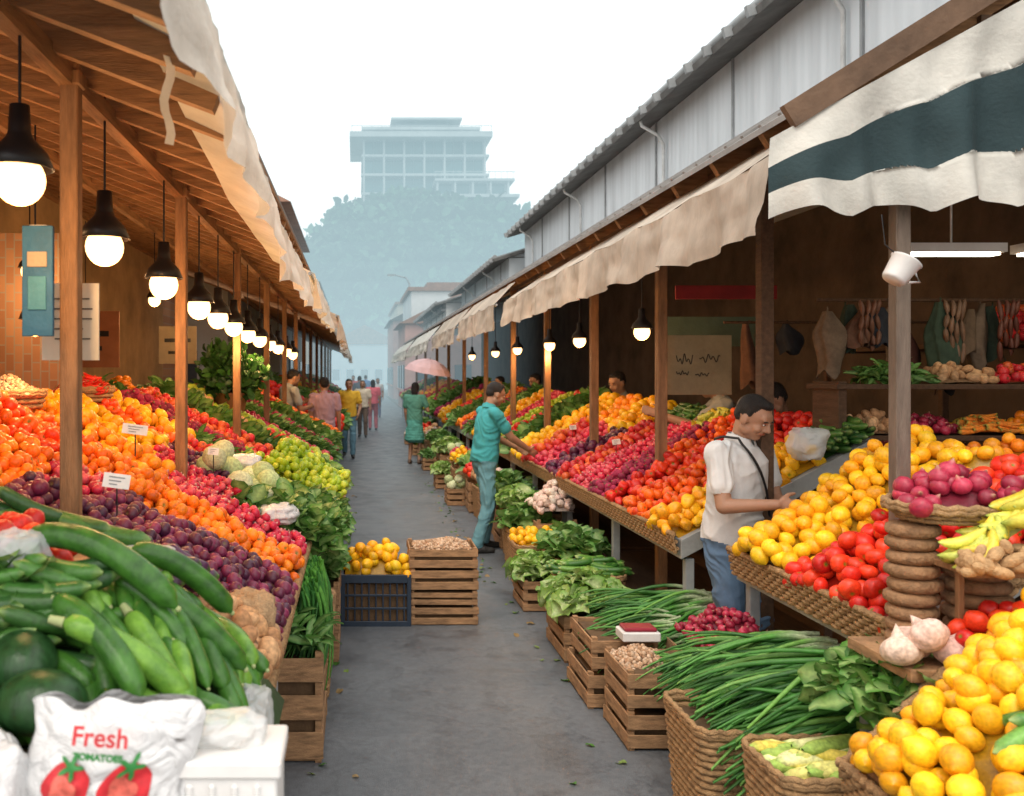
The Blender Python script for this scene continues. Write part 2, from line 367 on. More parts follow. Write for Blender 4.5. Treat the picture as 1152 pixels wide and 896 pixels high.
# ------------------------------------------------------------ ground and road
def asphalt():
    m,n,b=nt('asphalt'); N=n.nodes;L=n.links
    tc=N.new('ShaderNodeTexCoord')
    def noise(s,d=5,dist=0): 
        q=N.new('ShaderNodeTexNoise'); q.inputs['Scale'].default_value=s; q.inputs['Detail'].default_value=d; q.inputs['Roughness'].default_value=.6; q.inputs['Distortion'].default_value=dist; L.new(tc.outputs['Object'],q.inputs['Vector']); return q
    def ramp(src,a,bb_,p0,p1):
        c=N.new('ShaderNodeValToRGB'); c.color_ramp.elements[0].color=(*a,1); c.color_ramp.elements[1].color=(*bb_,1); c.color_ramp.elements[0].position=p0;c.color_ramp.elements[1].position=p1; L.new(src,c.inputs[0]); return c
    def mul(x,y):
        m1=N.new('ShaderNodeMix'); m1.data_type='RGBA'; m1.blend_type='MULTIPLY'; m1.inputs[0].default_value=1; L.new(x,m1.inputs[6]);L.new(y,m1.inputs[7]); return m1.outputs[2]
    a=noise(.9); bb=noise(220,2); st=noise(3.5,6); mid=noise(28,4)
    c=ramp(a.outputs[0],(.105,.118,.135),(.16,.175,.195),.3,.7).outputs[0]
    c=mul(c,ramp(bb.outputs[0],(.66,.66,.66),(1.15,1.15,1.15),.35,.65).outputs[0])
    c=mul(c,ramp(st.outputs[0],(.64,.64,.66),(1,1,1),.32,.50).outputs[0])
    c=mul(c,ramp(mid.outputs[0],(.84,.84,.84),(1.08,1.08,1.06),.35,.62).outputs[0])
    vo=N.new('ShaderNodeTexVoronoi'); vo.feature='DISTANCE_TO_EDGE'; vo.inputs['Scale'].default_value=.6; d2=noise(5,3); vm=N.new('ShaderNodeVectorMath'); vm.operation='MULTIPLY_ADD'; vm.inputs[1].default_value=(.3,.3,.3); L.new(d2.outputs['Color'],vm.inputs[0]); L.new(tc.outputs['Object'],vm.inputs[2]); L.new(vm.outputs[0],vo.inputs['Vector'])
    c=mul(c,ramp(vo.outputs['Distance'],(.80,.80,.80),(1,1,1),.001,.008).outputs[0])
    L.new(c,b.inputs['Base Color'])
    r=N.new('ShaderNodeMapRange'); r.inputs['From Min'].default_value=.3; r.inputs['From Max'].default_value=.65; r.inputs['To Min'].default_value=.30; r.inputs['To Max'].default_value=.62; L.new(st.outputs[0],r.inputs[0]); L.new(r.outputs[0],b.inputs['Roughness'])
    bp=N.new('ShaderNodeBump'); bp.inputs['Strength'].default_value=.6; bp.inputs['Distance'].default_value=.004; L.new(bb.outputs[0],bp.inputs['Height']); L.new(bp.outputs[0],b.inputs['Normal'])
    return m
mb=MB(); mb.add([(-600,-200,0),(600,-200,0),(600,1500,0),(-600,1500,0)],[(0,1,2,3)]); mb.obj('ground',[mat('ground_soil',(.16,.15,.14),.9,.3,.5,.1,20)])
mb=MB(); mb.add([(-.9,-5,.004),(2.3,-5,.004),(2.3,90,.004),(-.9,90,.004)],[(0,1,2,3)]); mb.obj('road',[asphalt()])
N_=130; P=np.stack([np.where(RNG.random(N_)<.5,-.25+np.abs(RNG.normal(size=N_))*.12,1.25-np.abs(RNG.normal(size=N_))*.13),RNG.uniform(3.2,15,N_),np.full(N_,.012)],1)
cc=np.array([(.07,.2,.03),(.2,.3,.06),(.3,.2,.08)])[RNG.integers(0,3,N_)]; s=RNG.uniform(.03,.075,N_); inst('fallen_leaves',BASE['leaf'],P,euler(RNG.normal(size=N_)*.2,RNG.normal(size=N_)*.15,RNG.uniform(0,6.28,N_)),np.stack([s,s,s],1),cc,cc,M_leaf)
# ------------------------------------------------------------ display stands
def stand(name,xf,zf,xb,zb,y0,y1,board=tabl):
    mb=MB(); s=1 if xb>xf else -1
    v=[]
    for y in(y0,y1): v+=[(xf,y,zf-.12),(xf,y,zf-.01),(xb,y,zb-.03),(xb,y,zb-.14)]
    mb.add(v,[(0,1,5,4),(1,2,6,5),(2,3,7,6),(3,0,4,7),(0,3,2,1),(4,5,6,7)],0)
    k=max(2,int((y1-y0)/1.2)+1)
    for i in range(k):
        y=y0+.05+(y1-y0-.1)*i/(k-1)
        mb.box((xf+s*.06,y,(zf-.12)/2),(.05,.05,zf-.12),1); mb.box((xb-s*.06,y,(zb-.14)/2),(.05,.05,zb-.14),1)
    mb.box(((xf+xb)/2,(y0+y1)/2,.2),(abs(xb-xf)-.2,y1-y0-.1,.03),2)
    mb.box((xb-s*.10,(y0+y1)/2,.5),(.02,y1-y0-.02,.8),2)
    mb.obj(name,[board,steel,wooddk],.003)
LF=(-.30,.85,-1.75,1.60); RF=(1.85,.86,2.95,1.46); R1=(1.92,.88,2.72,1.40)
def strip(side,y0,y1,kind,u0=0,u1=1,**k):
    xf,zf,xb,zb=side; O=(xf+(xb-xf)*u0,y0+.01,zf+(zb-zf)*u0); U=((xb-xf)*(u1-u0),0,(zb-zf)*(u1-u0)); return pile(kind,O,U,(0,y1-y0-.02,0),**k)
for a,b in((2.5,6.4),(6.45,10.2),(10.25,13.5),(14.9,20),(20.05,27),(27.05,36)): stand('market_stall_table',*LF,a,b,crate_m)
for a,b in((5.05,8.0),(8.05,12.2),(12.25,18),(18.05,26),(26.05,36)): stand('market_stall_table',*RF,a,b)
stand('market_stall_table',*R1,3.12,4.48)
L_=[(2.5,3.0,'potato',.0,.36),(2.5,2.85,'cucumber',.36,.70),(2.87,3.0,'plum',.36,.62),(2.5,3.25,'orange',.70,1),
(3.02,3.95,'plum',0,.52),(3.02,3.5,'plum',.52,.66),(3.28,3.9,'tangerine',.68,1),(3.52,3.95,'radish',.54,.68),
(3.97,4.4,'tangerine',0,.7),(3.92,4.5,'orange_tomato',.7,1),
(4.42,4.8,'radish',0,.5),(4.42,4.8,'orange',.5,.7),(4.52,5.0,'orange',.7,1),(4.82,5.15,'leafy_greens',0,.25),(4.82,5.2,'radish',.25,.6),(4.82,5.4,'lemon',.6,1),
(5.17,5.6,'cabbage',.0,.3),(5.22,5.6,'plum',.3,.6),(5.42,5.8,'orange_tomato',.6,1),(5.62,6.3,'lime',0,.35),(5.62,6.05,'apple',.35,.6),(5.82,6.3,'yellow_pepper',.6,1),(6.07,6.35,'herbs',.35,.6),
(6.45,6.9,'lime',0,.4),(6.45,6.9,'beet',.4,1),(6.92,7.5,'apple',0,1),(7.52,7.9,'leafy_greens',0,1),(7.92,8.5,'red_pepper',0,.5),(7.92,8.5,'potato',.5,1),(8.52,9.0,'green_apple',0,1),(9.02,9.6,'radish',0,1),(9.62,10.2,'herbs',0,1),
(10.3,11,'beet',0,1),(11.02,11.7,'leafy_greens',0,1),(11.72,12.5,'tomato',0,1),(12.52,13.4,'tangerine',0,1)]
for y0,y1,k,u0,u1 in L_: strip(LF,y0,y1,k,u0,u1,bulge=.06 if k not in('leafy_greens','herbs') else .05,lod=y0>7,sc=1 if y0<7 else 1.25)
R_=[(5.08,5.5,'yellow_pepper',0,.75),(5.08,5.5,'cucumber',.75,1),(5.52,6.1,'orange_tomato',0,.45),(5.52,6.3,'tomato',.45,1),(6.12,6.5,'red_pepper',0,.45),(6.32,6.75,'orange_tomato',.45,1),
(6.52,7.0,'beet',0,.8),(6.77,7.2,'banana',.8,1),(7.02,7.5,'radish',0,.8),(7.52,8.0,'apple',0,.7),(7.22,8,'cucumber',.82,1),(8.07,8.5,'plum',0,.6),(8.07,8.9,'lemon',.6,1),(8.52,9.1,'radish',0,.6),(8.92,9.5,'orange',.6,1),(9.12,9.6,'apple',0,.6),(9.62,10.3,'lemon',0,1),
(10.32,10.9,'leafy_greens',0,1),(10.92,11.6,'tomato',0,1),(11.62,12.2,'lime',0,1),(12.3,13,'radish',0,1),(13.02,13.7,'yellow_pepper',0,1),(13.72,14.4,'herbs',0,1),(14.42,15.2,'beet',0,1),(15.22,16,'tangerine',0,1),(16.02,16.8,'leafy_greens',0,1),(16.82,17.9,'tomato',0,1)]
for y0,y1,k,u0,u1 in R_: strip(RF,y0,y1,k,u0,u1,bulge=.06,lod=y0>8,sc=1 if y0<8 else 1.3)
ks=['tomato','lime','tangerine','leafy_greens','radish','lemon','beet','green_apple','apple','yellow_pepper']
y=14.95;i=0
while y<35.5:
    strip(LF,y,y+.95,ks[(i*3)%10],lod=1,sc=1.9,bulge=.07); i+=1;y+=1
y=18.1
while y<35.5:
    strip(RF,y,y+.95,ks[(i*7+2)%10],lod=1,sc=1.9,bulge=.07); i+=1;y+=1
strip(R1,3.18,3.88,'tomato',0,.62,bulge=.10); strip(R1,3.18,3.7,'tomato',.62,1,bulge=.08); strip(R1,3.9,4.42,'lemon',0,1,bulge=.12); strip(R1,3.72,3.9,'lemon',.62,1,bulge=.08)
def weave(p0,p1,h,name='wicker_edging',out=(-1,0,0)):
    mb=MB(); p0=Vector(p0);p1=Vector(p1);L=(p1-p0).length;n=int(L/.035)*2; lay=int(h/.02); o=Vector(out)
    for l in range(lay):
        mb.tube([p0.lerp(p1,i/n)+o*(.008*(-1)**(i//2+l) +l*.004)+Vector((0,0,l*.02)) for i in range(n+1)],.0105,0,5)
    for i in range(0,n,2): q=p0.lerp(p1,i/n)+o*.005; mb.tube([q,q+Vector((0,0,h))+o*.02],.006,0,5)
    mb.tube([p0.lerp(p1,i/n)+o*(.006*(-1)**i+lay*.004)+Vector((0,0,lay*.02)) for i in range(n+1)],.016,0,6)
    return mb.obj(name,[wick])
weave((1.90,3.14,.80),(1.90,4.47,.80),.12); weave((1.83,5.06,.78),(1.83,8.0,.78),.10); weave((-.28,2.52,.76),(-.28,6.38,.76),.10,out=(1,0,0))
weave((1.83,8.1,.78),(1.83,12.1,.78),.1); weave((-.28,6.5,.76),(-.28,13.4,.76),.1,out=(1,0,0))
weave((1.92,3.10,.80),(2.7,3.10,1.3),.10,out=(0,-1,0))
# ------------------------------------------------------------ right foreground
mb=MB(); mb.box((2.03,2.93,.86),(.62,.36,.04),0); 
for x in(1.77,2.30):
    for y in(2.80,3.07): mb.box((x,y,.42),(.04,.04,.84),1)
mb.box((2.03,2.95,.30),(.55,.26,.03),0); mb.obj('display_table',[crate_m,steel],.003)
pile('lemon',(1.53,2.12,.63),(.62,0,.52),(0,.54,0),bulge=.09,sc=1.0,extra_p=.5)
mb=MB(); v=[]
for y in(2.08,2.70): v+=[(1.51,y,.1),(1.51,y,.62),(2.19,y,1.1),(2.19,y,.1)]
mb.add(v,[(0,1,5,4),(1,2,6,5),(2,3,7,6),(0,3,2,1),(4,5,6,7)]); mb.obj('produce_bin',[crate_m])
weave((1.49,2.1,.52),(1.49,2.70,.52),.10); weave((1.51,2.72,.50),(1.84,2.72,.8),.10,out=(0,1,0))
pile('zucchini',(1.66,2.20,.90),(.3,0,.16),(0,.05,0),bulge=.01,extra_p=0,name='zucchini',sc=.8)
fill('tomato',2.02,2.80,.93,.36,.16,.12,.85)
gp=np.array([(1.79,2.86,.935),(1.72,2.80,.925),(1.86,2.78,.93),(1.78,2.76,.985)]); gc=np.array([(.66,.46,.38),(.70,.55,.45),(.64,.42,.36),(.7,.5,.42)])
inst('garlic_bulbs',BASE['garlic'],gp,euler(np.array([.3,-.2,.5,.9]),np.array([.2,.4,-.3,.5]),np.array([0,1,2,3.])),np.full((4,3),.115),gc,gc*1.1,M_matte)
bread=mat('bread_crust',(.32,.18,.09),.8,.5,25,.3,70)
def stack(x,y,z,n,r,t,name='stacked_flatbreads'):
    mb=MB()
    for i in range(n):
        dx,dy=random.uniform(-.006,.006),random.uniform(-.006,.006); rr=r*random.uniform(.93,1.04); tl=Rx(random.uniform(-.04,.04))@Ry(random.uniform(-.04,.04))
        prof=[(0,.02*t),(rr*.8,0),(rr,.25*t),(rr*1.03,.5*t),(rr,.78*t),(rr*.85,.96*t),(0,t)]
        mb.lathe(prof,(x+dx,y+dy,z+i*t*1.02),28,0,tl)
    mb.obj(name,[bread])
stack(1.88,3.0,.885,9,.080,.045); stack(2.07,2.97,.885,6,.10,.046); 
basket(2.04,3.0,1.305,.46,.30,.05,flare=.8,name='wicker_tray',round_=True); fill('red_onion',2.04,3.0,1.35,.38,.22,.09,.95)
pile('banana',(1.93,2.76,1.24),(.26,0,.16),(0,.10,0),bulge=.03,name='banana_bunch',sc=.9,extra_p=.7)
mb=MB(); mb.box((2.06,2.84,1.18),(.32,.22,.02)); 
for x in(1.93,2.19): mb.box((x,2.84,1.02),(.02,.02,.30))
mb.obj('small_shelf',[wood],.002)
def ginger(x,y,z):
    mb=MB(); p=Vector((x,y,z))
    for i in range(20):
        a=random.uniform(0,6.28); c=p+Vector((random.uniform(-.12,.12),random.uniform(-.04,.05),random.uniform(-.03,.04)))
        mb.ell(c,(.042,.021,.019),Rz(a)@Ry(random.uniform(-.6,.6)),0,10,7)
        mb.ell(c+Vector((math.cos(a)*.04,0,.02)),(.018,.014,.026),Ry(random.uniform(-.6,.6)),0,8,6)
    mb.obj('ginger_roots',[mat('ginger',(.50,.31,.15),.8,.35,40,.3,80)])
ginger(2.00,2.74,1.22)
basket(1.58,2.98,0,.44,.34,.50,name='wicker_basket',fl=.93); fill('corn',1.58,2.98,.47,.20,.20,.045,1.0,extra_p=.5)
basket(1.45,3.50,0,.34,.42,.46,name='wicker_basket',flare=.8)
crate(1.82,3.5,0,.38,.5,.42)
bunch('spring_onion_bundle',2.06,3.42,.50,.64,math.pi-.08,420,.22,.42,.22,1.7)
bunch('spring_onion_bundle',1.98,3.80,.52,.54,math.pi+.1,260,.28,.4,.16,1.7)
pile('leafy_greens',(1.66,2.78,.66),(.2,0,.12),(0,.36,0),bulge=.05,sc=.9); 
crate(1.52,4.42,0,.46,.40,.19,slats=2); crate(1.52,4.42,.195,.46,.40,.19,slats=2,fl=.50)
fill('nuts',1.44,4.46,.355,.24,.28,.05); bunch('leek_bundle',1.72,4.30,.40,.30,math.pi,60,.1,.12,.05,2.0)
crate(1.42,4.98,0,.36,.46,.20,slats=2); crate(1.44,4.98,.205,.36,.46,.18,slats=2)
mb=MB(); mb.box((1.50,4.72,.415),(.20,.14,.05)); mb.box((1.50,4.72,.45),(.17,.11,.02),1); mb.obj('plastic_tray',[white_pl,mat('meat',(.3,.03,.05),.3)],.006)
crate(1.84,4.72,0,.34,.5,.40); fill('red_onion',1.86,4.45,.46,.34,.46,.12,.62)
crate(1.85,5.25,0,.5,.42,.38)
bunch('spring_onion_bundle',2.02,5.15,.40,.56,math.pi+.05,220,.3,.4,.14,1.7); bunch('spring_onion_bundle',1.80,5.0,.36,.44,math.pi-.15,160,.3,.34,.10,1.7)
crate(1.50,5.75,0,.42,.5,.30); fill('lettuce',1.50,5.72,.34,.40,.42,.09)
basket(1.66,6.35,.0,.44,.42,.38); fill('zucchini',1.66,6.35,.40,.36,.28,.05,.75)
crate(1.42,6.9,0,.32,.44,.24); fill('lettuce',1.42,6.9,.26,.3,.36,.07)
crate(1.72,7.0,0,.4,.44,.38); fill('leafy_greens',1.72,7.0,.42,.36,.4,.08)
cont=['lemon','lettuce','garlic','leafy_greens','radish','herbs','potato','green_apple','cabbage','leafy_greens','tomato']; i=0
basket(1.52,7.55,0,.38,.44,.36); fill('lemon',1.52,7.55,.38,.32,.34,.07,.9)
fill('garlic',1.76,8.0,.60,.30,.5,.16,1.2); crate(1.76,8.0,0,.36,.5,.52)
basket(1.55,8.15,0,.34,.4,.38); fill('leafy_greens',1.55,8.15,.41,.32,.36,.1)
y=8.75
while y<24:
    k=cont[(i*4+1)%11]; x=1.66+random.uniform(-.05,.05)
    (crate if i%2 else basket)(x,y,0,.36,.5,.36+.1*random.random(),random.uniform(-.05,.05)); fill(k,x,y,.50,.32,.44,.10,1.2,lod=1)
    if i%3==0 and y>10.5: crate(1.36,y,0,.24,.4,.24); fill(cont[(i*5)%11],1.36,y,.27,.2,.34,.06,1,lod=1)
    y+=.58 if y<14 else 1.0; i+=1
# ------------------------------------------------------------ crates in the road
plastic_crate(.145,6.5,0,.50,.40,.37); fill('lemon',.145,6.5,.36,.44,.33,.17,1.05,name='citrus_pile',extra_p=.6)
for z,h,r in((0,.14,.01),(.145,.10,-.02),(.25,.15,.015),(.405,.15,-.01)): crate(.63,6.52,z,.49,.38,h,r,slats=2,fl=.5)
fill('nuts',.63,6.52,.525,.40,.30,.05)
# ------------------------------------------------------------ left foreground
mb=MB(); mb.box((-.62,1.95,.86),(.74,1.05,.05),0)
for x in(-.95,-.29):
    for y in(1.47,2.43): mb.box((x,y,.42),(.05,.05,.83),1)
mb.box((-.245,1.95,.55),(.02,1.02,.55),2); mb.obj('display_table',[crate_m,steel,mat('teal_cloth',(.10,.22,.2),.9,.3,8,.2,30)],.003)
mg=mat('marrow_skin',(.055,.17,.022),.36,.6,22,.08,50,stretch=(1,.3,1),col2=(.020,.080,.012)); mg2=mat('marrow_light',(.17,.34,.045),.38,.5,22,.08,50,col2=(.06,.18,.022)); mdk=mat('watermelon_skin',(.02,.07,.02),.35,.6,14,.05,50,stretch=(3,3,.6))
stemm=mat('stem',(.42,.48,.22),.7)
zs=empty('zucchini_heap')
def marrow(p0,p1,r,c,bend=.03):
    p0=Vector(p0);p1=Vector(p1); N=16; P=[];rr=[]; sd=(p1-p0).cross(Vector((0,0,1))).normalized()*random.uniform(-.02,.02)
    for i in range(N+1):
        t=i/N; k=(1-(2*t-1)**2); P.append(p0.lerp(p1,t)+Vector((0,0,bend*k))+sd*k); rr.append(r*max(0,1-abs(2*t-1)**7)**.5*(.86+.14*t)+.003)
    d=(P[0]-P[1]).normalized()
    mb=MB(); mb.tube(P,rr,0,14); mb.tube([P[0]+d*-.004,P[0]+d*.028],[r*.45,r*.34],1,7)
    e=(P[-1]-P[-2]).normalized(); mb.ell(P[-1]+e*.001,(r*.25,r*.25,r*.25),None,1,8,5)
    o=mb.obj('zucchini',[c,stemm]); o.parent=zs
def hs(x,y): return .97+.34*math.exp(-(((x+.60)/.30)**2+((y-2.12)/.36)**2))
random.seed(21)
for i in range(110):
    x=random.uniform(-.68,-.27); y=random.uniform(1.72,2.42); lay=random.choice((-.02,.02,.045)) if i>30 else 0
    a=rad(random.gauss(-40,24)); L=random.uniform(.16,.25); r=random.uniform(.017,.025)
    x0,y0=x-L/2*math.cos(a),y-L/2*math.sin(a); x1,y1=x+L/2*math.cos(a),y+L/2*math.sin(a)
    if x1>-.2: continue
    marrow((x0,y0,hs(x0,y0)+lay),(x1,y1,hs(x1,y1)+lay),r,random.choice((mg,mg,mg2)),bend=.012+.015*random.random())
for a in [((-.76,2.06,1.42),(-.40,2.0,1.27),.030,mg,.06),((-.60,1.82,1.29),(-.34,1.84,1.12),.027,mg2,.03),((-.54,2.04,1.33),(-.26,2.10,1.10),.028,mg,.03),((-.64,1.88,1.32),(-.42,1.74,1.16),.026,mg,.03),((-.46,1.86,1.18),(-.27,1.9,1.02),.027,mg,.02),((-.56,2.2,1.36),(-.32,2.3,1.18),.028,mg,.04),((-.50,1.96,1.27),(-.33,1.80,1.08),.026,mg2,.02)]: marrow(*a[:4],bend=a[4])
mb=MB()
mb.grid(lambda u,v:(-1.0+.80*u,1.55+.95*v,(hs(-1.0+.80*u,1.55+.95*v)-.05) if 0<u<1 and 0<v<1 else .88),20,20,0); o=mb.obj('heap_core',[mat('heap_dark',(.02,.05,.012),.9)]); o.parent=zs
mb=MB(); 
for c,q in(((-.68,1.82,1.21),.5),((-.60,1.70,1.17),1.4),((-.79,1.76,1.20),2.0),((-.72,1.68,1.10),.2)): mb.ell(c,(.068,.09,.062),Rz(q),0,22,14)
mb.obj('watermelons',[mdk])
fill('tomato',-.86,2.18,1.36,.30,.24,.07,.95); pile('cucumber',(-.66,2.46,1.24),(-.3,0,.1),(0,.2,0),bulge=.05,sc=1.25)
pile('cucumber',(-.64,1.86,1.20),(-.42,0,.02),(0,.15,.16),bulge=.03,sc=1.0,extra_p=.7); pile('leafy_greens',(-.72,1.92,1.28),(-.2,0,0),(0,.1,.06),bulge=.03,sc=.7)
pile('eggplant',(-.55,2.72,1.12),(-.45,0,.15),(0,.2,0),bulge=.05,sc=.9)
mb=MB(); mb.box((-.88,2.24,1.09),(.42,.44,.44),0); mb.box((-.76,1.72,.97),(.30,.28,.16),0); mb.obj('wooden_box',[crate_m],.004)
from mathutils import noise as mn
def bag(name,c,s,m,seed=0,Rm=None):
    mb=MB(); n,k=40,28; v=[]; Rm=Rm or Matrix.Identity(3)
    for i in range(k+1):
        a=math.pi*i/k
        for j in range(n):
            q=2*math.pi*j/n; ca,sa=math.cos(a),math.sin(a)
            f=lambda t:math.copysign(abs(t)**.8,t)
            p=Vector((f(math.cos(q))*abs(sa)**.8,f(math.sin(q))*abs(sa)**.8,-f(ca)))
            d=1+.25*mn.noise(p*1.8+Vector((seed,0,0)))+.16*abs(mn.noise(p*4+Vector((seed,3,0))))+.05*abs(mn.noise(p*12+Vector((seed,3,0))))
            if p.z>.4: d*=1-.5*(p.z-.4)
            v.append(Vector(c)+Rm@Vector((p.x*s[0]*d,p.y*s[1]*d,p.z*s[2]*d)))
    f=[(i*n+j,i*n+(j+1)%n,(i+1)*n+(j+1)%n,(i+1)*n+j) for i in range(k) for j in range(n)]
    mb.add(v,f,0,True)
    return mb.obj(name,[m])
def plastic(name,col,tr):
    m,n,b=nt(name); N=n.nodes;L=n.links
    tc=N.new('ShaderNodeTexCoord'); v=N.new('ShaderNodeTexNoise'); v.inputs['Scale'].default_value=14; v.inputs['Detail'].default_value=4; v.inputs['Distortion'].default_value=1.5
    L.new(tc.outputs['Object'],v.inputs['Vector']); bp=N.new('ShaderNodeBump'); bp.inputs['Strength'].default_value=1; bp.inputs['Distance'].default_value=.02; L.new(v.outputs[0],bp.inputs['Height']); L.new(bp.outputs[0],b.inputs['Normal'])
    b.inputs['Base Color'].default_value=(*col,1); b.inputs['Roughness'].default_value=.28
    if tr:
        t=N.new('ShaderNodeBsdfTransparent'); mx=N.new('ShaderNodeMixShader'); mx.inputs[0].default_value=tr
        L.new(b.outputs[0],mx.inputs[1]);L.new(t.outputs[0],mx.inputs[2]);L.new(mx.outputs[0],N['Material Output'].inputs[0])
    return m
clear=plastic('clear_plastic',(.82,.86,.88),.5); bagw=plastic('bag_plastic',(.66,.67,.68),0)
pb=empty('printed_plastic_bag'); BZ=.915
mb=MB()
def bf(u,v):
    x=-.585+.30*u; z=BZ+.30*v; puff=math.sin(math.pi*u)**.5*math.sin(math.pi*min(1,v*.95+.03))**.5 if 0<u<1 else 0
    return x,z,puff
wob=lambda u,v: .02*mn.noise(Vector((u*5,3,2)))*(v>.8)+.012*math.sin(16*u)*max(0,v-.85)*6
def front(u,v):
    x,z,p=bf(u,v); return (x+.012*math.sin(9*v)+.014*mn.noise(Vector((v*6,u,7))),1.60-.075*p-.012*mn.noise(Vector((x*14,z*14,1)))*p-.010*abs(mn.noise(Vector((x*30+z*12,z*20,4)))),z+wob(u,v))
def back(u,v):
    x,z,p=bf(u,v); return (x+.012*math.sin(9*v)+.014*mn.noise(Vector((v*6,u,7))),1.602+.06*p,z+wob(u,v))
mb.grid(front,50,44,0); mb.grid(back,24,20,0); o=mb.obj('bag_body',[bagw]); o.parent=pb
redp=mat('red_print',(.62,.03,.04),.35,.4,30,.02); grp=mat('green_print',(.04,.25,.06),.4); redl=mat('red_print_light',(.8,.16,.12),.4,.5,60)
def decal(mb,cx,cz,fn,n,m,off=.0025):
    def S_(x,z): return Vector(front((x+.585)/.30,(z-BZ)/.30))
    v=[];R_=6
    for r in range(R_+1):
        for j in range(n):
            q=2*math.pi*j/n; rr=fn(q)*r/R_; p=S_(cx+rr*math.cos(q),cz+rr*math.sin(q)); v.append((p.x,p.y-off,p.z))
    mb.add(v,[(r*n+j,r*n+(j+1)%n,(r+1)*n+(j+1)%n,(r+1)*n+j) for r in range(R_) for j in range(n)],m,True)
mb=MB()
for cx in(-.49,-.385):
    decal(mb,cx,1.085,lambda q:.044*(1+.03*math.cos(3*q)),28,0,.003); decal(mb,cx-.004,1.082,lambda q:.024*(1+.25*math.cos(3*q)),24,2,.0045)
    decal(mb,cx,1.122,lambda q:.008+.018*abs(math.cos(2.5*q))**3,30,1,.0055)
o=mb.obj('tomato_print',[redp,grp,redl]); o.parent=pb
def text(body,loc,size,m,parent,rot=(90,0,0),name='lettering'):
    cu=bpy.data.curves.new(name,'FONT'); cu.body=body; cu.size=size; cu.extrude=.001; cu.offset=.0008; cu.materials.append(m); cu.align_x='CENTER'
    o=bpy.data.objects.new(name,cu); S.collection.objects.link(o); o.location=loc; o.rotation_euler=[rad(r) for r in rot]; o.parent=parent; return o
text('Fresh',(-.435,1.508,1.166),.044,redp,pb,(78,4,0)); text('TOMATOES',(-.435,1.498,1.146),.016,grp,pb,(86,4,0))
bag('plastic_bag',(-.66,1.56,1.06),(.075,.07,.13),bagw,4); bag('plastic_bag',(-.76,2.0,1.40),(.06,.05,.06),clear,5); bag('plastic_bag',(-.25,2.05,1.0),(.05,.16,.07),clear,9)
bag('plastic_bag',(-.42,4.85,1.04),(.10,.12,.06),bagw,12); bag('plastic_bag',(-.75,5.9,1.2),(.12,.14,.08),bagw,14); bag('plastic_bag',(2.55,5.02,1.42),(.10,.08,.10),clear,19); bag('plastic_bag',(-.62,2.52,1.28),(.10,.06,.04),clear,21)
mb=MB(); mb.box((-.235,1.66,.90),(.19,.16,.36)); mb.box((-.235,1.66,1.095),(.205,.175,.03)); 
for q in(-.06,-.02,.02,.06): mb.box((-.235+q,1.577,.9),(.012,.008,.34))
mb.obj('styrofoam_box',[white_pl],.008)
bag('plastic_bag',(-.24,1.68,1.13),(.07,.06,.03),clear,33)
mb=MB(); mb.box((-.45,1.60,.885),(.5,.2,.05)); mb.obj('plank',[crate_m],.003)
basket(-.48,2.78,.70,.42,.48,.18,name='wicker_basket'); fill('potato',-.46,2.78,.92,.36,.42,.15,.85)
bag('burlap_sack',(-.36,2.98,1.0),(.08,.09,.09),mat('burlap',(.5,.33,.18),.9,.3,60,.3,150),7)
for (x,y,k,c) in [(-.42,3.05,'potato',0),(-.30,4.35,'herbs',1),(-.28,5.1,'potato',0),(-.25,5.75,'leafy_greens',1),(-.27,7.2,'lemon',0),(-.27,8.2,'leafy_greens',1),(-.27,9.4,'radish',0),(-.27,10.8,'lettuce',1),(-.3,12.2,'lime',0)]:
    h=.42+.1*random.random(); (basket if c==0 else crate)(x-.05,y,0,.40,.52,h); fill(k,x-.05,y,h+.02,.34,.44,.09,1)
for i in range(3):
    N=90; P=np.stack([RNG.uniform(-.27,-.17,N),4.25+RNG.uniform(0,.45,N),.74+RNG.uniform(0,.1,N)],1); R=euler(np.zeros(N),RNG.uniform(1.1,1.5,N),RNG.uniform(-.5,.5,N)); s=RNG.uniform(.3,.5,N)
    cc=np.array([(.10,.30,.05),(.05,.19,.04)])[RNG.integers(0,2,N)]; inst('hanging_greens',BASE['blade'],P,R,np.stack([s,s*1.6,s*1.6],1),cc,cc*1.5,M_leaf)
pile('leafy_greens',(-.16,4.9,.80),(-.3,0,.2),(0,.6,0),bulge=.08,sc=.85)
pile('leafy_greens',(-.14,5.5,.78),(-.22,0,.15),(0,.6,0),bulge=.08,sc=.85); pile('cabbage',(-.55,5.3,1.02),(-.35,0,.2),(0,.35,0),bulge=.05)
pile('lime',(-.14,6.5,.85),(-.5,0,.28),(0,1.0,0),bulge=.13,sc=1.1); 
def card(x,y,z,w=.09,h=.06,yaw=0,name='price_card'):
    mb=MB(); R=Rz(yaw)@Rx(rad(-12))@Ry(rad(random.uniform(-14,14))); c=Vector((x,y,z)); mb.box(c,(w,.003,h),0,R); mb.tube([c+Vector((0,.005,-.12)),c+Vector((0,.003,0))],.003,1,5)
    for r in range(3): mb.box(c+R@Vector((-.005*r,-.0035,h*(.25-.25*r))),(w*(.6-.15*r),.002,h*.07),2,R)
    mb.obj(name,[white_pl,black,steel])
for a in((-.82,3.05,1.43,.09,.05,.3),(-.98,3.95,1.55,.11,.045,.3),(-.8,5.0,1.36,.06,.04),(2.2,7.5,1.22,.07,.045),(2.2,9,1.25,.07,.045)): card(*a)
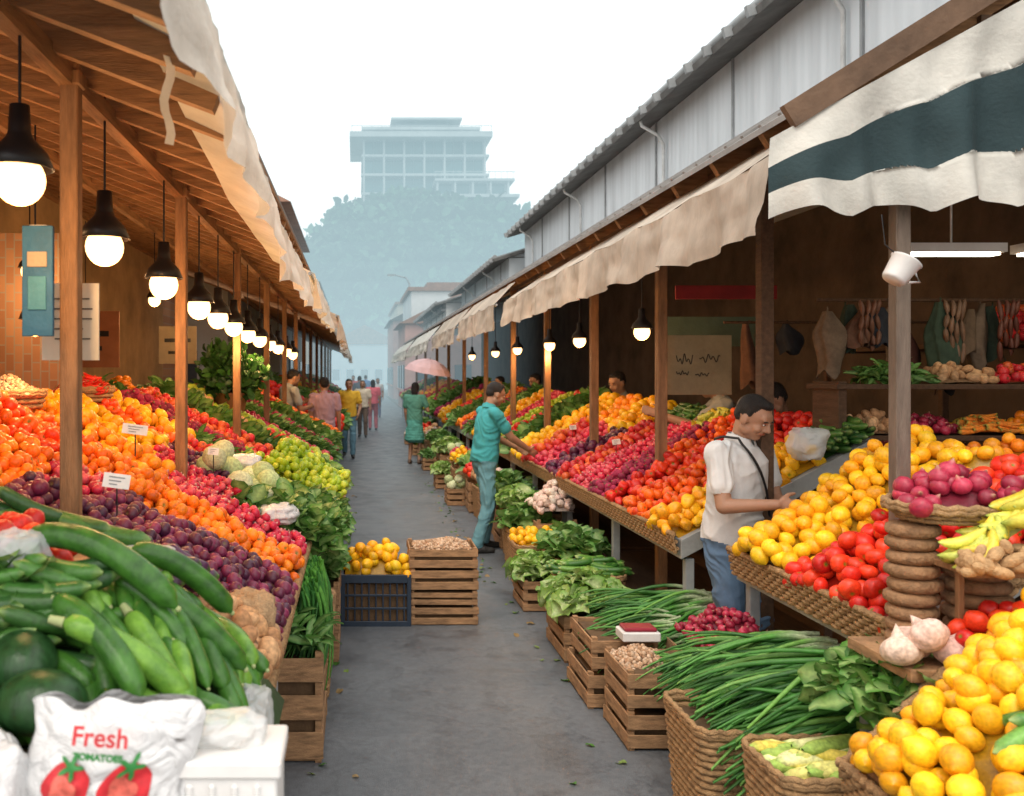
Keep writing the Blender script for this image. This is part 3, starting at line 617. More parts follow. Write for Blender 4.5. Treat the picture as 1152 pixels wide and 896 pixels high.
# ------------------------------------------------------------ posts, roofs, awnings
def post(x,y,z0,z1,w=.07,name='wooden_post',m=wood):
    mb=MB(); mb.box((x,y,(z0+z1)/2),(w,w,z1-z0)); mb.box((x,y,z1-.05),(w*1.25,w*1.25,.05)); mb.box((x,y,z0+.03),(w*1.4,w*1.4,.06)); mb.obj(name,[m],.004)
for y,zt in((3.0,2.84),(4.9,2.84),(7.2,2.84),(9.6,2.84),(12,2.84),(14.3,2.84)): post(-.96,y,0,zt,.06)
for y in(16.5,19,22,25,28,31,34): post(-.96,y,0,2.8)
for y in(4.78,6.4,8.2,10.2,12.4,15,18,21,24,28,32): post(2.2,y,0,2.98,.07,m=wooddk if y<5 else wood)
post(2.24,3.66,0,2.98,.06,m=mat('grey_post',(.17,.13,.10),.7,.4,4,.15,30,stretch=(6,6,1)))
def roofL(y0,y1,sl=.38,x0=-.42,z0=2.66,x1=-4.2,off=0):
    mb=MB(); z=lambda x: z0+(x0-x)*sl
    mb.add([(x0,y0,z(x0)+.06),(x1,y0,z(x1)+.06),(x1,y1,z(x1)+.06),(x0,y1,z(x0)+.06),(x0,y0,z(x0)+.10),(x1,y0,z(x1)+.10),(x1,y1,z(x1)+.10),(x0,y1,z(x0)+.10)],[(0,1,2,3),(7,6,5,4),(0,4,5,1),(3,2,6,7),(0,3,7,4),(1,5,6,2)],0)
    R=Ry(math.atan(sl)); L=(x0-x1)/math.cos(math.atan(sl)); xc=(x0+x1)/2
    y=y0+.1
    while y<y1:
        mb.box((xc,y,z(xc)+.002),(L-.02,.05,.10),1,R); y+=.36
    for q in(.55,1.5,2.7): mb.box((x0-q,(y0+y1)/2,z(x0-q)-.07),(.05,y1-y0-.02,.07),2)
    k=0; x=x0-.05
    while x>x1+.1:
        mb.box((x,(y0+y1)/2,z(x)+.052),(.13,y1-y0-.04,.012),1 if k%2 else 2,R); x-=.16;k+=1
    mb.obj('stall_roof',[mat('roof_sheet',(.2,.17,.15),.8),woodx,woody])
roofL(.9,14.6); roofL(15,36,z0=2.6)
def valance(name,y0,y1,x,ztop,zbot,m,amp=.03,scal=.5,side=1,lip=.25,dz=.1):
    mb=MB(); nu=int((y1-y0)/.04)
    def F(u,v):
        y=y0+(y1-y0)*u; zt=ztop(y)-.02*abs(math.sin(math.pi*y/.9)); zb=zbot(y)+.035*abs(math.sin(math.pi*y/scal))-.02+.03*mn.noise(Vector((y*1.3,2,0)))
        z=zt+(zb-zt)*v; w=amp*(v**.7)*(math.sin(y*7.1+mn.noise(Vector((y,0,0)))*3)+.6*math.sin(y*17+1+v)+1.2*mn.noise(Vector((y*2,v*2,5))))+.014*mn.noise(Vector((y*11,v*4,8)))
        return (x+w*side+.03*v*side,y,z)
    mb.grid(F,nu,10,0)
    def F2(u,v):
        y=y0+(y1-y0)*u; return (x-side*lip*v,y,ztop(y)-.02*abs(math.sin(math.pi*y/.9))*(1-v)+dz*v+.015*mn.noise(Vector((y*2,v*2,9))))
    mb.grid(F2,nu,3,0)
    mb.tube([(x-side*.03,y0,ztop(y0)-.02),(x-side*.03,(y0+y1)/2,ztop((y0+y1)/2)-.02),(x-side*.03,y1,ztop(y1)-.02)],.014,1,6)
    o=mb.obj(name,[m,steel]); return o
valance('awning',.9,6.5,-.35,lambda y:2.76-.08*min(3,max(0,y-1.2)),lambda y:2.50-.08*min(3,max(0,y-1.2)),canvasw,.022,.6)
valance('awning',6.6,10.4,-.31,lambda y:2.56,lambda y:2.28,canvasw,.03); valance('awning',10.5,14.6,-.2,lambda y:2.50,lambda y:2.2,canvas,.03); valance('awning',15,24,-.25,lambda y:2.55,lambda y:2.2,canvasw,.04); valance('awning',24.3,36,-.2,lambda y:2.5,lambda y:2.2,canvas,.04)
mb=MB(); mb.grid(lambda u,v:(-.52+.02*u+.01*math.sin(9*v),2.4+.02*u,2.66-.24*v),2,8); mb.obj('cloth_strip',[canvasw])
valance('awning',3.62,10.2,1.70,lambda y:2.70-.012*(y-3.6),lambda y:2.37-.006*(y-3.6),canvas,.028,.9,-1,lip=.35,dz=.235)
valance('awning',10.4,14.0,1.62,lambda y:2.62,lambda y:2.30,canvas,.03,.6,-1,dz=.25); valance('awning',14.2,18.6,1.60,lambda y:2.56,lambda y:2.28,canvas,.03,.6,-1,dz=.3); valance('awning',18.8,26,1.55,lambda y:2.52,lambda y:2.25,canvasw,.03,.6,-1,dz=.3); valance('awning',26.2,36,1.5,lambda y:2.5,lambda y:2.2,canvasw,.04,.6,-1,dz=.3)
mb=MB(); X0,X1=1.66,3.6
def gab(v0,v1,mi,off=0):
    def F(u,v):
        x=X0+(X1-X0)*u; t=v0+(v1-v0)*v
        if v1<1 and v==1: t+=.05*min(1,(x-X0)/.5)*(-1 if mi==0 else 1)
        if v0>0 and v==0: t+=.05*min(1,(x-X0)/.5)*(-1 if mi==1 else 1)
        zt=2.74+.55*(x-X0); zb=2.40+.06*(x-X0)+.05*abs(math.sin(math.pi*(x-X0)/.34+.4))
        z=zt+(zb-zt)*t; return (x,3.56-.03*t-off-.045*t*(math.sin(x*14+1.5*mn.noise(Vector((x*2,0,0))))+.5*math.sin(x*31+2))-.03*mn.noise(Vector((x*7,z*5,1))),z)
    mb.grid(F,90,8,mi)
gab(0,.36,0);gab(.36,.68,1);gab(.68,1,0)
mb.obj('awning',[canvasw,canvasg])
mb=MB(); sl=.63; z=lambda x:2.74+(x-1.66)*sl
def slab(mb,y0,y1,xa,xb,t,m,lift=0):
    v=[(xa,y0,z(xa)+lift),(xb,y0,z(xb)+lift),(xb,y1,z(xb)+lift),(xa,y1,z(xa)+lift)]; v+=[(a,b,c+t) for a,b,c in v]
    mb.add(v,[(0,3,2,1),(4,5,6,7),(0,1,5,4),(3,7,6,2),(0,4,7,3),(1,2,6,5)],m)
slab(mb,3.6,36,1.90,4.02,.03,0,.03)
R=Ry(-math.atan(sl)); 
y=3.7
while y<36: mb.box((2.95,y,z(2.95)-.02),(2.3,.05,.08),1,R); y+=.6
for x in(2.2,2.6,3.2,3.8): mb.box((x,19.8,z(x)-.10),(.06,32.3,.08),2)
mb.box((2.9,3.57,z(2.9)+.04),(2.75,.035,.10),2,R)
y=3.7
while y<36: mb.box((2.95,y,z(2.95)+.066),(2.35,.03,.016),0,R); y+=.2
mb.obj('stall_roof',[mat('roof_tin',(.26,.25,.24),.6,.4,3,.1,30),woodx,mat('wood_rake',(.15,.09,.055),.75,.5,4,.15,30)])
# ------------------------------------------------------------ warehouses on the right
def corr(name,col): 
    m,n,b=nt(name); N=n.nodes;L=n.links; tc=N.new('ShaderNodeTexCoord'); w=N.new('ShaderNodeTexWave'); w.bands_direction='Y'; w.inputs['Scale'].default_value=2.2
    L.new(tc.outputs['Object'],w.inputs['Vector']); bp=N.new('ShaderNodeBump'); bp.inputs['Strength'].default_value=.3; bp.inputs['Distance'].default_value=.015; L.new(w.outputs['Fac'],bp.inputs['Height']); L.new(bp.outputs[0],b.inputs['Normal'])
    no=N.new('ShaderNodeTexNoise'); no.inputs['Scale'].default_value=1.2; no.inputs['Detail'].default_value=6; mp=N.new('ShaderNodeMapping'); mp.inputs['Scale'].default_value=(1,3,.4); L.new(tc.outputs['Object'],mp.inputs[0]); L.new(mp.outputs[0],no.inputs['Vector'])
    cr=N.new('ShaderNodeValToRGB'); cr.color_ramp.elements[0].color=(*[c*.78 for c in col],1); cr.color_ramp.elements[1].color=(*col,1); cr.color_ramp.elements[0].position=.3; cr.color_ramp.elements[1].position=.6
    L.new(no.outputs[0],cr.inputs[0]); L.new(cr.outputs[0],b.inputs['Base Color']); b.inputs['Roughness'].default_value=.6; return m
cw=corr('corrugated_white',(.66,.71,.745)); gut=mat('gutter_grey',(.30,.32,.33),.5,.3,4,.05); eave=mat('eave_dark',(.14,.14,.135),.7,.4,4)
def warehouse(y0,y1,x,zt,col,name='warehouse_building',zb=3.6):
    e=empty(name); mb=MB(); mb.box((x+4,(y0+y1)/2,zt/2+zb/2-.02),(8,y1-y0,zt-zb),0); 
    mb.add([(x-.0,y0,zt),(x+8,y0,zt),(x+4,y0,zt+1.2)],[(0,1,2)],0); mb.add([(x-.0,y1,zt),(x+4,y1,zt+1.2),(x+8,y1,zt)],[(0,1,2)],0)
    o=mb.obj('walls',[col]); o.parent=e
    mb=MB(); R=Ry(-math.atan(.3)); mb.box((x+1.8,(y0+y1)/2,zt+.56),(4.6,y1-y0+.3,.07),0,R); mb.box((x+6.2,(y0+y1)/2,zt+.56),(4.6,y1-y0+.3,.07),0,Ry(math.atan(.3)))
    yy=y0
    while yy<y1+.1: mb.box((x+1.75,yy,zt+.57),(4.66,.05,.10),1,R); yy+=.5
    o=mb.obj('roof',[eave,gut]); o.parent=e
    mb=MB(); mb.tube([(x-.36,y0-.1,zt-.02),(x-.36,y1+.1,zt-.02)],.055,0,8); mb.box((x-.08,(y0+y1)/2,zb+.43),(.16,y1-y0,.07),0)
    yy=y0+1.2
    while yy<y1: mb.box((x-.012,yy,(zt+zb)/2),(.02,.035,zt-zb-.02),0); yy+=2.4
    yy=y0+2.0
    while yy<y1:
        mb.tube([(x-.36,yy,zt-.06),(x-.33,yy,zt-.18),(x-.12,yy,zt-.30),(x-.05,yy,zt-.42),(x-.05,yy,zb+.4)],.022,1,8); yy+=4.2
    o=mb.obj('gutter',[gut,mat('white_pipe',(.6,.62,.62),.4)]); o.parent=e
warehouse(1.0,21,4.0,5.15,cw); warehouse(21.4,31,3.7,4.6,corr('corrugated_grey',(.56,.62,.65)))
warehouse(31.4,42,3.2,4.3,corr('corrugated_pale',(.66,.68,.68)))
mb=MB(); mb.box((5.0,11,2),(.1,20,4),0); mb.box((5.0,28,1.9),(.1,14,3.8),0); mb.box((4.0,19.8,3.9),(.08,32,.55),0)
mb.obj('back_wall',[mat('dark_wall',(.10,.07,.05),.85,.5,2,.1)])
mb=MB(); mb.box((4.3,5.6,1.15),(1.5,5.2,.05),0); mb.box((4.5,5.6,2.0),(.5,5.2,.04),0); 
for y in(3.1,4.8,6.5,8.1): mb.box((3.6,y,.57),(.06,.06,1.14),0); mb.box((4.3,y,1.6),(.05,.05,.86),0)
mb.obj('shelf',[wooddk],.004)
for k,x,y,zz in(('orange',3.75,4.3,1.2),('tomato',3.85,5.2,1.2),('red_onion',3.8,6.0,1.2),('leafy_greens',3.8,6.8,1.2),('orange',3.8,7.6,1.2),('lemon',4.4,5.0,2.03),('apple',4.4,6.0,2.03)): fill(k,x,y,zz,.55,.7,.14)
mb=MB(); mb.box((3.1,4.6,.98),(.9,1.1,.06),0); 
for x in(2.7,3.5):
    for y in(4.1,5.1): mb.box((x,y,.48),(.05,.05,.95),0)
mb.obj('inner_table',[wooddk],.004); fill('leafy_greens',2.85,4.35,1.08,.5,.5,.16); fill('orange',3.3,4.3,1.14,.4,.5,.12)
basket(3.32,4.3,1.01,.46,.5,.13); fill('tomato',3.3,4.9,1.06,.5,.4,.14)
basket(3.05,4.15,1.30,.50,.36,.08,name='wicker_tray',flare=.85); fill('orange',3.05,4.15,1.38,.42,.28,.07,.85)
mb=MB(); mb.box((3.05,4.15,1.28),(.5,.36,.03)); 
for x in(2.85,3.25): mb.box((x,4.3,1.1),(.04,.04,.34))
mb.obj('shelf',[wood],.003)
mb=MB()
for zz in(1.42,1.72): mb.box((3.55,5.35,zz),(1.5,.35,.03)); 
for x in(2.85,4.25): mb.box((x,5.35,1.2),(.05,.30,1.1))
mb.obj('shelf',[wooddk],.003)
for k,x,zz in(('potato',3.05,1.46),('red_onion',3.4,1.46),('carrot',3.75,1.46),('orange',4.05,1.46),('herbs',3.2,1.76),('potato',3.6,1.76),('apple',3.95,1.76)): fill(k,x,5.33,zz,.28,.26,.06,.8)
cols=[(.17,.12,.08),(.03,.05,.035),(.13,.065,.04),(.025,.03,.04),(.20,.15,.10),(.09,.03,.02),(.04,.07,.045),(.015,.015,.015),(.15,.10,.06)]
mb=MB(); mb.tube([(2.9,5.6,2.26),(4.7,5.6,2.26)],.012,0,6); mb.tube([(2.9,7.0,2.2),(4.7,7.0,2.2)],.012,0,6); mb.obj('hanging_rail',[wooddk])
def hang(x,y,zt,w,h,c,i):
    mb=MB()
    def F(u,v):
        a=2*math.pi*u; ww=w*(.30+.70*min(1,v*3.0))*(1+.3*math.sin(5*v+i*2)); return (x+.03*math.sin(3*v+i)+ww*.5*math.cos(a)*(1+.2*math.sin(5*a+i)),y+.05*math.sin(a)*(.5+v),zt-h*v*(1+.08*math.sin(3*a+i)))
    mb.grid(F,20,10); mb.tube([(x,y,zt+.03),(x,y,zt)],.005,0,4); mb.obj('hanging_garment',[mat('garment_%d'%(i%9),c,.9,.4,12,.2,30)])
for i in range(14): hang(2.95+.13*i*.85+random.uniform(-.04,.04) if i<11 else 3.1+.3*(i-11),5.6+random.uniform(-.1,.1) if i<11 else 7.0,2.24-.06*random.random(),.07+.10*random.random(),.22+.30*random.random(),cols[i%9],i)
def sausages(x,y,zt,n,c):
    mb=MB()
    for j in range(n):
        xx=x+.035*j; L=random.uniform(.25,.42); P=[(xx+.012*math.sin(7*t+j),y+.015*math.cos(5*t+j),zt-L*t) for t in np.linspace(0,1,22)]; mb.tube(P,[.003+.013*abs(math.sin(math.pi*t*3.0))**.5 for t in np.linspace(0,1,22)],0,7)
    mb.obj('hanging_sausages',[mat('sausage_%d'%int(c[0]*1000),c,.5,.4,20,.1,40)])
random.seed(4)
for x,c in((3.10,(.16,.07,.04)),(3.62,(.19,.11,.065)),(3.95,(.12,.04,.025))): sausages(x,5.45,2.25,4,c)
for x,y in((3.35,5.0),(4.0,5.0),(3.9,4.2)):
    mb=MB(); mb.box((x,y,2.50),(.55,.12,.05),0); mb.box((x,y,2.468),(.5,.08,.015),1); mb.tube([(x,y,2.52),(x,y,3.7)],.006,0,5); mb.obj('fluorescent_lamp',[white_pl,tube_m])
mb=MB(); Rm=Ry(rad(35)); c=(2.09,3.46,2.16); mb.lathe([(0,0),(.040,0),(.045,.01),(.056,.09),(.061,.095),(.052,.09),(.04,.015),(0,.012)],c,20,0,Rm)
mb.tube([Vector(c)+Vector((.02,0,.10)),(2.06,3.46,2.30),(2.06,3.48,2.42)],.003,1,5); mb.tube([Vector(c)+Rm@Vector((.055,0,.075)),Vector(c)+Rm@Vector((.09,0,.055)),Vector(c)+Rm@Vector((.055,0,.03))],.006,0,6); mb.obj('hanging_cup',[white_pl,black])
sg=empty('cardboard_sign'); mb=MB(); mb.box((2.52,6.55,1.86),(.50,.015,.44)); o=mb.obj('board',[mat('cardboard',(.30,.25,.14),.85,.25,5)],.003); o.parent=sg
mb=MB(); random.seed(5)
for x0,x1,zz,am in((2.36,2.48,1.90,.030),(2.53,2.68,1.91,.024),(2.36,2.45,1.80,.012),(2.50,2.60,1.79,.010)):
    pts=[(x0+(x1-x0)*t,6.539,zz+am*math.sin(24*t+x0*9)*(.4+.6*abs(math.sin(5*t+x1)))+am*.5*math.sin(11*t+2)) for t in np.linspace(0,1,50)]; mb.tube(pts,.0035,0,5)
o=mb.obj('writing',[ink]); o.parent=sg
mb=MB(); mb.box((2.75,6.6,2.40),(.75,.02,.10)); mb.obj('red_banner',[mat('red_cloth',(.25,.02,.02),.8)])
mb=MB(); mb.box((3.0,7.5,2.15),(.9,.02,.25)); mb.obj('shop_sign',[mat('sign_green',(.07,.11,.08),.7)])
# ------------------------------------------------------------ left side back
def brick(name):
    m,n,b=nt(name); N=n.nodes;L=n.links; tc=N.new('ShaderNodeTexCoord'); mp=N.new('ShaderNodeMapping'); mp.inputs['Rotation'].default_value=(rad(90),0,rad(90)); L.new(tc.outputs['Object'],mp.inputs[0])
    br=N.new('ShaderNodeTexBrick'); br.inputs['Scale'].default_value=4; br.inputs['Color1'].default_value=(.30,.15,.08,1); br.inputs['Color2'].default_value=(.42,.24,.13,1); br.inputs['Mortar'].default_value=(.3,.27,.22,1); L.new(mp.outputs[0],br.inputs['Vector']); L.new(br.outputs[0],b.inputs['Base Color']); b.inputs['Roughness'].default_value=.9; return m
mb=MB(); mb.box((-3.2,7.5,2.1),(.12,14,4.2),0); mb.box((-3.2,25,2.0),(.12,21,4.0),1)
mb.box((-3.12,5.0,1.1),(.05,1.0,2.2),2); mb.box((-3.12,9,1.1),(.05,1.2,2.2),2)
mb.obj('back_wall',[mat('ochre_wall',(.46,.30,.15),.9,.4,1.5,.1),brick('brick'),wooddk])
mb=MB(); mb.box((-2.45,6.4,2.0),(.9,.10,1.6),0); mb.obj('brick_pier',[brick('brick2')])
for i,(x,y,z_,w,h,c) in enumerate([(-2.2,4.8,2.1,.5,.35,(.55,.45,.3)),(-2.4,7.9,2.1,.6,.5,(.3,.12,.06)),(-1.9,9.5,2.1,.4,.4,(.4,.33,.22)),(-2.7,5.6,1.9,.5,.7,(.15,.09,.05))]):
    mb=MB(); mb.box((x,y,z_),(w,.02,h)); mb.box((x,y-.012,z_+.05),(w*.7,.004,h*.1),1); mb.box((x,y-.012,z_-.08),(w*.5,.004,h*.08),1); mb.tube([(x,y,z_+h/2),(x,y,z_+h/2+.8)],.004,1,4); mb.obj('hanging_sign',[mat('signc%d'%i,c,.8,.2),black])
e=empty('paper_notice'); mb=MB(); mb.box((-1.0,3.12,1.98),(.20,.008,.27),0); mb.box((-1.05,2.94,2.12),(.055,.008,.34),0); o=mb.obj('sheet',[paper]); o.parent=e
mb=MB()
for i in range(5): mb.box((-1.0+random.uniform(-.01,.01),3.113,2.06-.035*i),(.15*random.uniform(.5,1),.003,.004))
o=mb.obj('writing',[ink]); o.parent=e
mb=MB(); mb.box((-1.035,2.90,2.10),(.10,.02,.36),0); mb.box((-1.035,2.887,2.17),(.065,.004,.05),1); mb.box((-1.035,2.887,2.06),(.06,.004,.11),2); mb.obj('blue_sign',[mat('sign_blue',(.025,.12,.22),.6,.3),mat('sign_tan',(.4,.3,.2),.7),mat('sign_teal',(.06,.22,.28),.6)],.003)
mb=MB(); mb.box((-2.3,5.6,1.45),(.8,6.4,.05)); 
for y in(2.6,4.6,6.6,8.6):
    for x in(-2.65,-1.95): mb.box((x,y,.72),(.06,.06,1.4))
mb.obj('shelf',[wooddk]); 
for k,y in(('nuts',3.9),('potato',4.6),('carrot',5.3),('chili',6.0),('beet',6.7),('herbs',7.4),('orange',8.1)): fill(k,-2.2,y,1.52,.7,.6,.13,1.4)
for k,y,x in(('potato',3.9,-1.75),('nuts',4.5,-1.75),('chili',5.6,-1.7)): 
    basket(x,y,1.62,.34,.34,.08,round_=True); fill(k,x,y,1.69,.26,.26,.07)
def shrub(name,c,r,n,size,cols,m=M_leaf,pot=True):
    N=n; d=RNG.normal(size=(N,3)); d/=np.linalg.norm(d,axis=1)[:,None]; P=np.array(c)+d*np.array(r)*(RNG.random(N)**.4*(.8+.25*np.sin(7*d[:,0]+5*d[:,1])))[:,None]
    R=rquat(N); s=size*RNG.uniform(.7,1.3,N); C=np.array(cols)[RNG.integers(0,len(cols),N)]*RNG.uniform(.6,1.3,(N,1))
    o=inst(name,BASE['leaf'],P,R,np.stack([s,s,s],1),C,C*1.4,m)
    return o
s_=empty('potted_shrub'); o=shrub('foliage',(-1.25,8.9,1.82),(.36,.32,.30),1300,.10,[(.03,.10,.02),(.05,.16,.03),(.02,.07,.015)]); o.parent=s_
mb=MB(); mb.lathe([(0,0),(.13,0),(.17,.25),(.18,.25),(.17,.24),(0,.22)],(-1.25,8.9,1.35),16); mb.tube([(-1.25,8.9,1.5),(-1.24,8.9,1.7),(-1.2,8.9,1.85)],.02,1,6); o=mb.obj('pot',[mat('terracotta',(.4,.17,.09),.8),wood]); o.parent=s_
# ------------------------------------------------------------ lamps
pl=bpy.data.lights.new('lamp_light','POINT'); pl.energy=13; pl.color=(1,.56,.24); pl.shadow_soft_size=.05
def lamp(x,y,z,s=1,top=2.9,name='pendant_lamp'):
    e=empty(name,(x,y,z)); mb=MB()
    mb.tube([(0,0,.2*s),(0,0,top-z)],.005,0,5)
    mb.lathe([(.0,.20*s),(.028*s,.195*s),(.032*s,.12*s),(.04*s,.10*s),(.078*s,.06*s),(.096*s,.014*s),(.092*s,.012*s),(.07*s,.055*s),(.03*s,.09*s)],(0,0,0),20,0)
    o=mb.obj('shade',[black]); o.parent=e
    mb=MB(); mb.ell((0,0,-.018*s),(.072*s,.072*s,.074*s),None,0,18,12); o=mb.obj('bulb',[bulbm]); o.parent=e
    o=bpy.data.objects.new('light',pl); S.collection.objects.link(o); o.parent=e; o.location=(0,0,-.17*s)
for i,(y,z_) in enumerate(((2.54,2.37),(3.4,2.30),(4.45,2.26),(5.45,2.22),(6.2,2.2),(7.0,2.18),(7.9,2.16),(8.9,2.15),(9.9,2.14),(11,2.13),(12.3,2.12),(13.6,2.1))): lamp(-.96,y,z_)
for y in(6.85,8.75,10.1,12.1,14,16.8): lamp(2.2,y-.02,2.13,.85,3.0)
lamp(-1.55,4.3,2.05,.8,3.0)
lamp(-2.0,3.4,2.5,.8,3.2); lamp(-2.2,6.0,2.5,.8,3.3); lamp(-1.9,8.4,2.5,.8,3.2)
# ------------------------------------------------------------ far: buildings
glass=mat('glass_dark',(.06,.08,.10),.15,.3,2,0)
def house(x0,x1,y0,y1,h,col,name,roofc=eave,gable=True,faceX=0):
    e=empty(name); mb=MB(); mb.box(((x0+x1)/2,(y0+y1)/2,h/2),(x1-x0,y1-y0,h)); o=mb.obj('walls',[col]); o.parent=e
    mb=MB()
    if gable:
        xm=(x0+x1)/2; v=[(x0-.3,y0-.2,h),(x1+.3,y0-.2,h),(xm,y0-.2,h+.28*(x1-x0)),(x0-.3,y1+.2,h),(x1+.3,y1+.2,h),(xm,y1+.2,h+.28*(x1-x0))]
        mb.add(v,[(0,1,2),(5,4,3),(0,2,5,3),(2,1,4,5),(1,0,3,4)])
    else: mb.box(((x0+x1)/2,(y0+y1)/2,h+.12),(x1-x0+.4,y1-y0+.4,.22)); mb.box(((x0+x1)/2,(y0+y1)/2,h+.4),((x1-x0)*.7,(y1-y0)*.7,.5))
    o=mb.obj('roof',[roofc]); o.parent=e
    mb=MB(); fx=x0-.02 if faceX<0 else x1+.02; nz=max(1,int(h/2.8)); ny=max(2,int((y1-y0)/2))
    for j in range(nz):
        for i in range(ny): 
            yy=y0+(y1-y0)*(i+.5)/ny; zz=1.6+2.8*j; mb.box((fx,yy,zz),(.08,.9,1.2),0); mb.box((fx+(.05 if faceX>0 else -.05),yy,zz-.66),(.16,1.1,.08),1)
        nx=max(1,int((x1-x0)/1.6))
        for i in range(nx): mb.box((x0+(x1-x0)*(i+.5)/nx,y0-.02,1.6+2.8*j),(.8,.08,1.2),0)
    o=mb.obj('windows',[glass,col]); o.parent=e
tile=mat('roof_tile',(.30,.17,.12),.8,.3,3,.2,20)
grey=mat('plaster_grey',(.42,.44,.44),.9,.25,1,.1); pink=mat('plaster_pink',(.62,.36,.31),.9,.2,1,.1); cream=mat('plaster_cream',(.6,.55,.45),.9,.2,1,.1); wht=mat('plaster_white',(.68,.7,.7),.9,.15,1,.1)
house(-8,-2.3,16,23,5.6,grey,'plaster_house',eave,False,1); house(-8,-2.0,23.5,33,6.3,wht,'plaster_house',tile,True,1); house(-8,-2.2,34,44,5.8,cream,'plaster_house',tile,True,1); house(-9,-2.0,45,62,6.2,grey,'plaster_house',eave,False,1); house(-10,-2.5,64,90,7,wht,'plaster_house',tile,True,1)
house(2.4,8,43,50,4.2,pink,'plaster_house',tile,True,-1); house(3.2,10,51,60,6.5,wht,'plaster_house',tile,False,-1); house(2.6,9,61,72,5.4,pink,'plaster_house',eave,True,-1); house(3.5,12,74,90,7.5,cream,'plaster_house',tile,False,-1); house(-3,5,100,108,5,wht,'plaster_house',tile,True,-1)
for x,y,h in((3.4,56,8.0),):
    mb=MB(); mb.tube([(x,y,0),(x,y,h-.6),(x-.2,y,h-.2),(x-1.0,y,h)],[.08,.06,.05,.04],0,8); mb.box((x-1.15,y,h-.02),(.5,.18,.10),0); mb.box((x-1.18,y,h-.08),(.34,.14,.02),1); mb.obj('street_lamp',[steel,white_pl])
# ------------------------------------------------------------ hill with trees and tower block
def hillz(x,y): 
    return 24*math.exp(-((x-13)/24)**4)*math.exp(-(max(0,142-y)/26)**2-(max(0,y-175)/30)**2)
mb=MB(); mb.grid(lambda u,v:(-90+220*u,100+130*v,hillz(-90+220*u,100+130*v)+.5*mn.noise(Vector((u*20,v*20,0)))-.3),60,50); mb.obj('hill',[mat('hill_ground',(.06,.10,.04),.9,.3,.2)])
P=[];C=[];cl=[]
random.seed(11)
for i in range(300):
    x=random.uniform(-12,40); y=random.uniform(116,146); h=hillz(x,y); r=random.uniform(1.8,4.2); cl.append((x,y,h+r*random.uniform(.4,1.0)-(1.0 if x>14 else 0),r))
trunks=MB()
for x,y,zc,r in cl:
    if random.random()<.4: trunks.tube([(x,y,zc-r-3),(x+.3,y,zc-.3*r),(x+.5*r,y,zc+.3*r)],[.35,.25,.08],0,6)
    n=int(170*r/3); d=RNG.normal(size=(n,3)); d/=np.linalg.norm(d,axis=1)[:,None]
    P.append(np.array((x,y,zc))+d*r*np.array((1,1,.85))*(.75+.35*RNG.random((n,1)))); base=np.array((.026,.085,.040))*random.uniform(.35,1.7); C.append(np.tile(base,(n,1))*RNG.uniform(.7,1.3,(n,1)))
P=np.concatenate(P);C=np.concatenate(C);N=len(P); s=RNG.uniform(1.0,1.9,N)
tr=empty('tree_covered_hillside'); o=inst('foliage',BASE['leaf'],P,rquat(N),np.stack([s,s,s],1),C,C*1.2,M_far); o.parent=tr; o=trunks.obj('trunks',[wooddk]); o.parent=tr
e=empty('hilltop_tower_building'); conc=mat('concrete_pale',(.38,.42,.43),.8,.2,.3,.05,5); Y=150
mb=MB()
def flo(x0,x1,z,t=.5,y0=Y-1,d=16): mb.box(((x0+x1)/2,y0+d/2,z),(x1-x0,d,t),0)
mb.box((12,Y+8,36.0),(20,13,12),0)
for zz in(32,35.2,38.4): flo(1,22.5,zz,.4,Y-.5)
flo(-1.0,22.8,41.6,.9,Y-2.2,18); flo(1,21,43.0,.5,Y-.5,14); flo(6,18,44.8,.35,Y,12); mb.box((11.5,Y+6,43.9),(9,8,1.5),0)
for i in range(7): mb.box((1.4+3.4*i,Y-.2,36.0),(.30,.5,11),0)
for i in range(15): mb.tube([(-.6+1.66*i,Y-2,42),(-.6+1.66*i,Y-2,43.0)],.05,0,4)
mb.box((11,Y-2,43.0),(23.6,.1,.1),0)
flo(13,26,33.4,.4,Y-5,12); flo(12,26.6,30.6,.5,Y-6,14); mb.box((19.5,Y+2,31.5),(12,9,4),0)
for i in range(5): mb.box((13.4+2.9*i,Y-4.6,32),(.3,.3,2.8),0)
for i in range(14): mb.box((13+.98*i,Y-4.9,34.1),(.06,.06,1.1),0)
mb.box((19.5,Y-4.9,34.7),(13.2,.12,.1),0); mb.box((16,Y+3,26),(18,12,8),0)
o=mb.obj('structure',[conc]); o.parent=e
mb=MB()
for j in range(3):
    for i in range(6): 
        for q in(-.78,.78): mb.box((3.1+3.4*i+q,Y+1.42,33.6+3.2*j),(1.45,.2,2.5))
for i in range(4): mb.box((14.8+2.9*i,Y-2.6,32),(2.2,.15,2.3))
o=mb.obj('windows',[mat('tower_glass',(.06,.17,.18),.12,.4,.4,0)]); o.parent=e
def haze(name,y0,y1,dens,L_,zt=70):
    mb=MB(); mb.box((10,(y0+y1)/2,zt/2-1),(260,y1-y0,zt+2)); o=mb.obj(name,[])
    m=bpy.data.materials.new(name); m.use_nodes=True; N=m.node_tree.nodes; N.clear(); out=N.new('ShaderNodeOutputMaterial')
    ab=N.new('ShaderNodeVolumeAbsorption'); ab.inputs['Color'].default_value=(0,0,0,1); ab.inputs['Density'].default_value=dens
    em=N.new('ShaderNodeEmission'); em.inputs[0].default_value=(*L_,1); em.inputs[1].default_value=dens
    ad=N.new('ShaderNodeAddShader'); m.node_tree.links.new(ab.outputs[0],ad.inputs[0]); m.node_tree.links.new(em.outputs[0],ad.inputs[1]); m.node_tree.links.new(ad.outputs[0],out.inputs['Volume'])
    o.data.materials.append(m)
haze('haze',24,92,.0128,(.55,.76,.83))
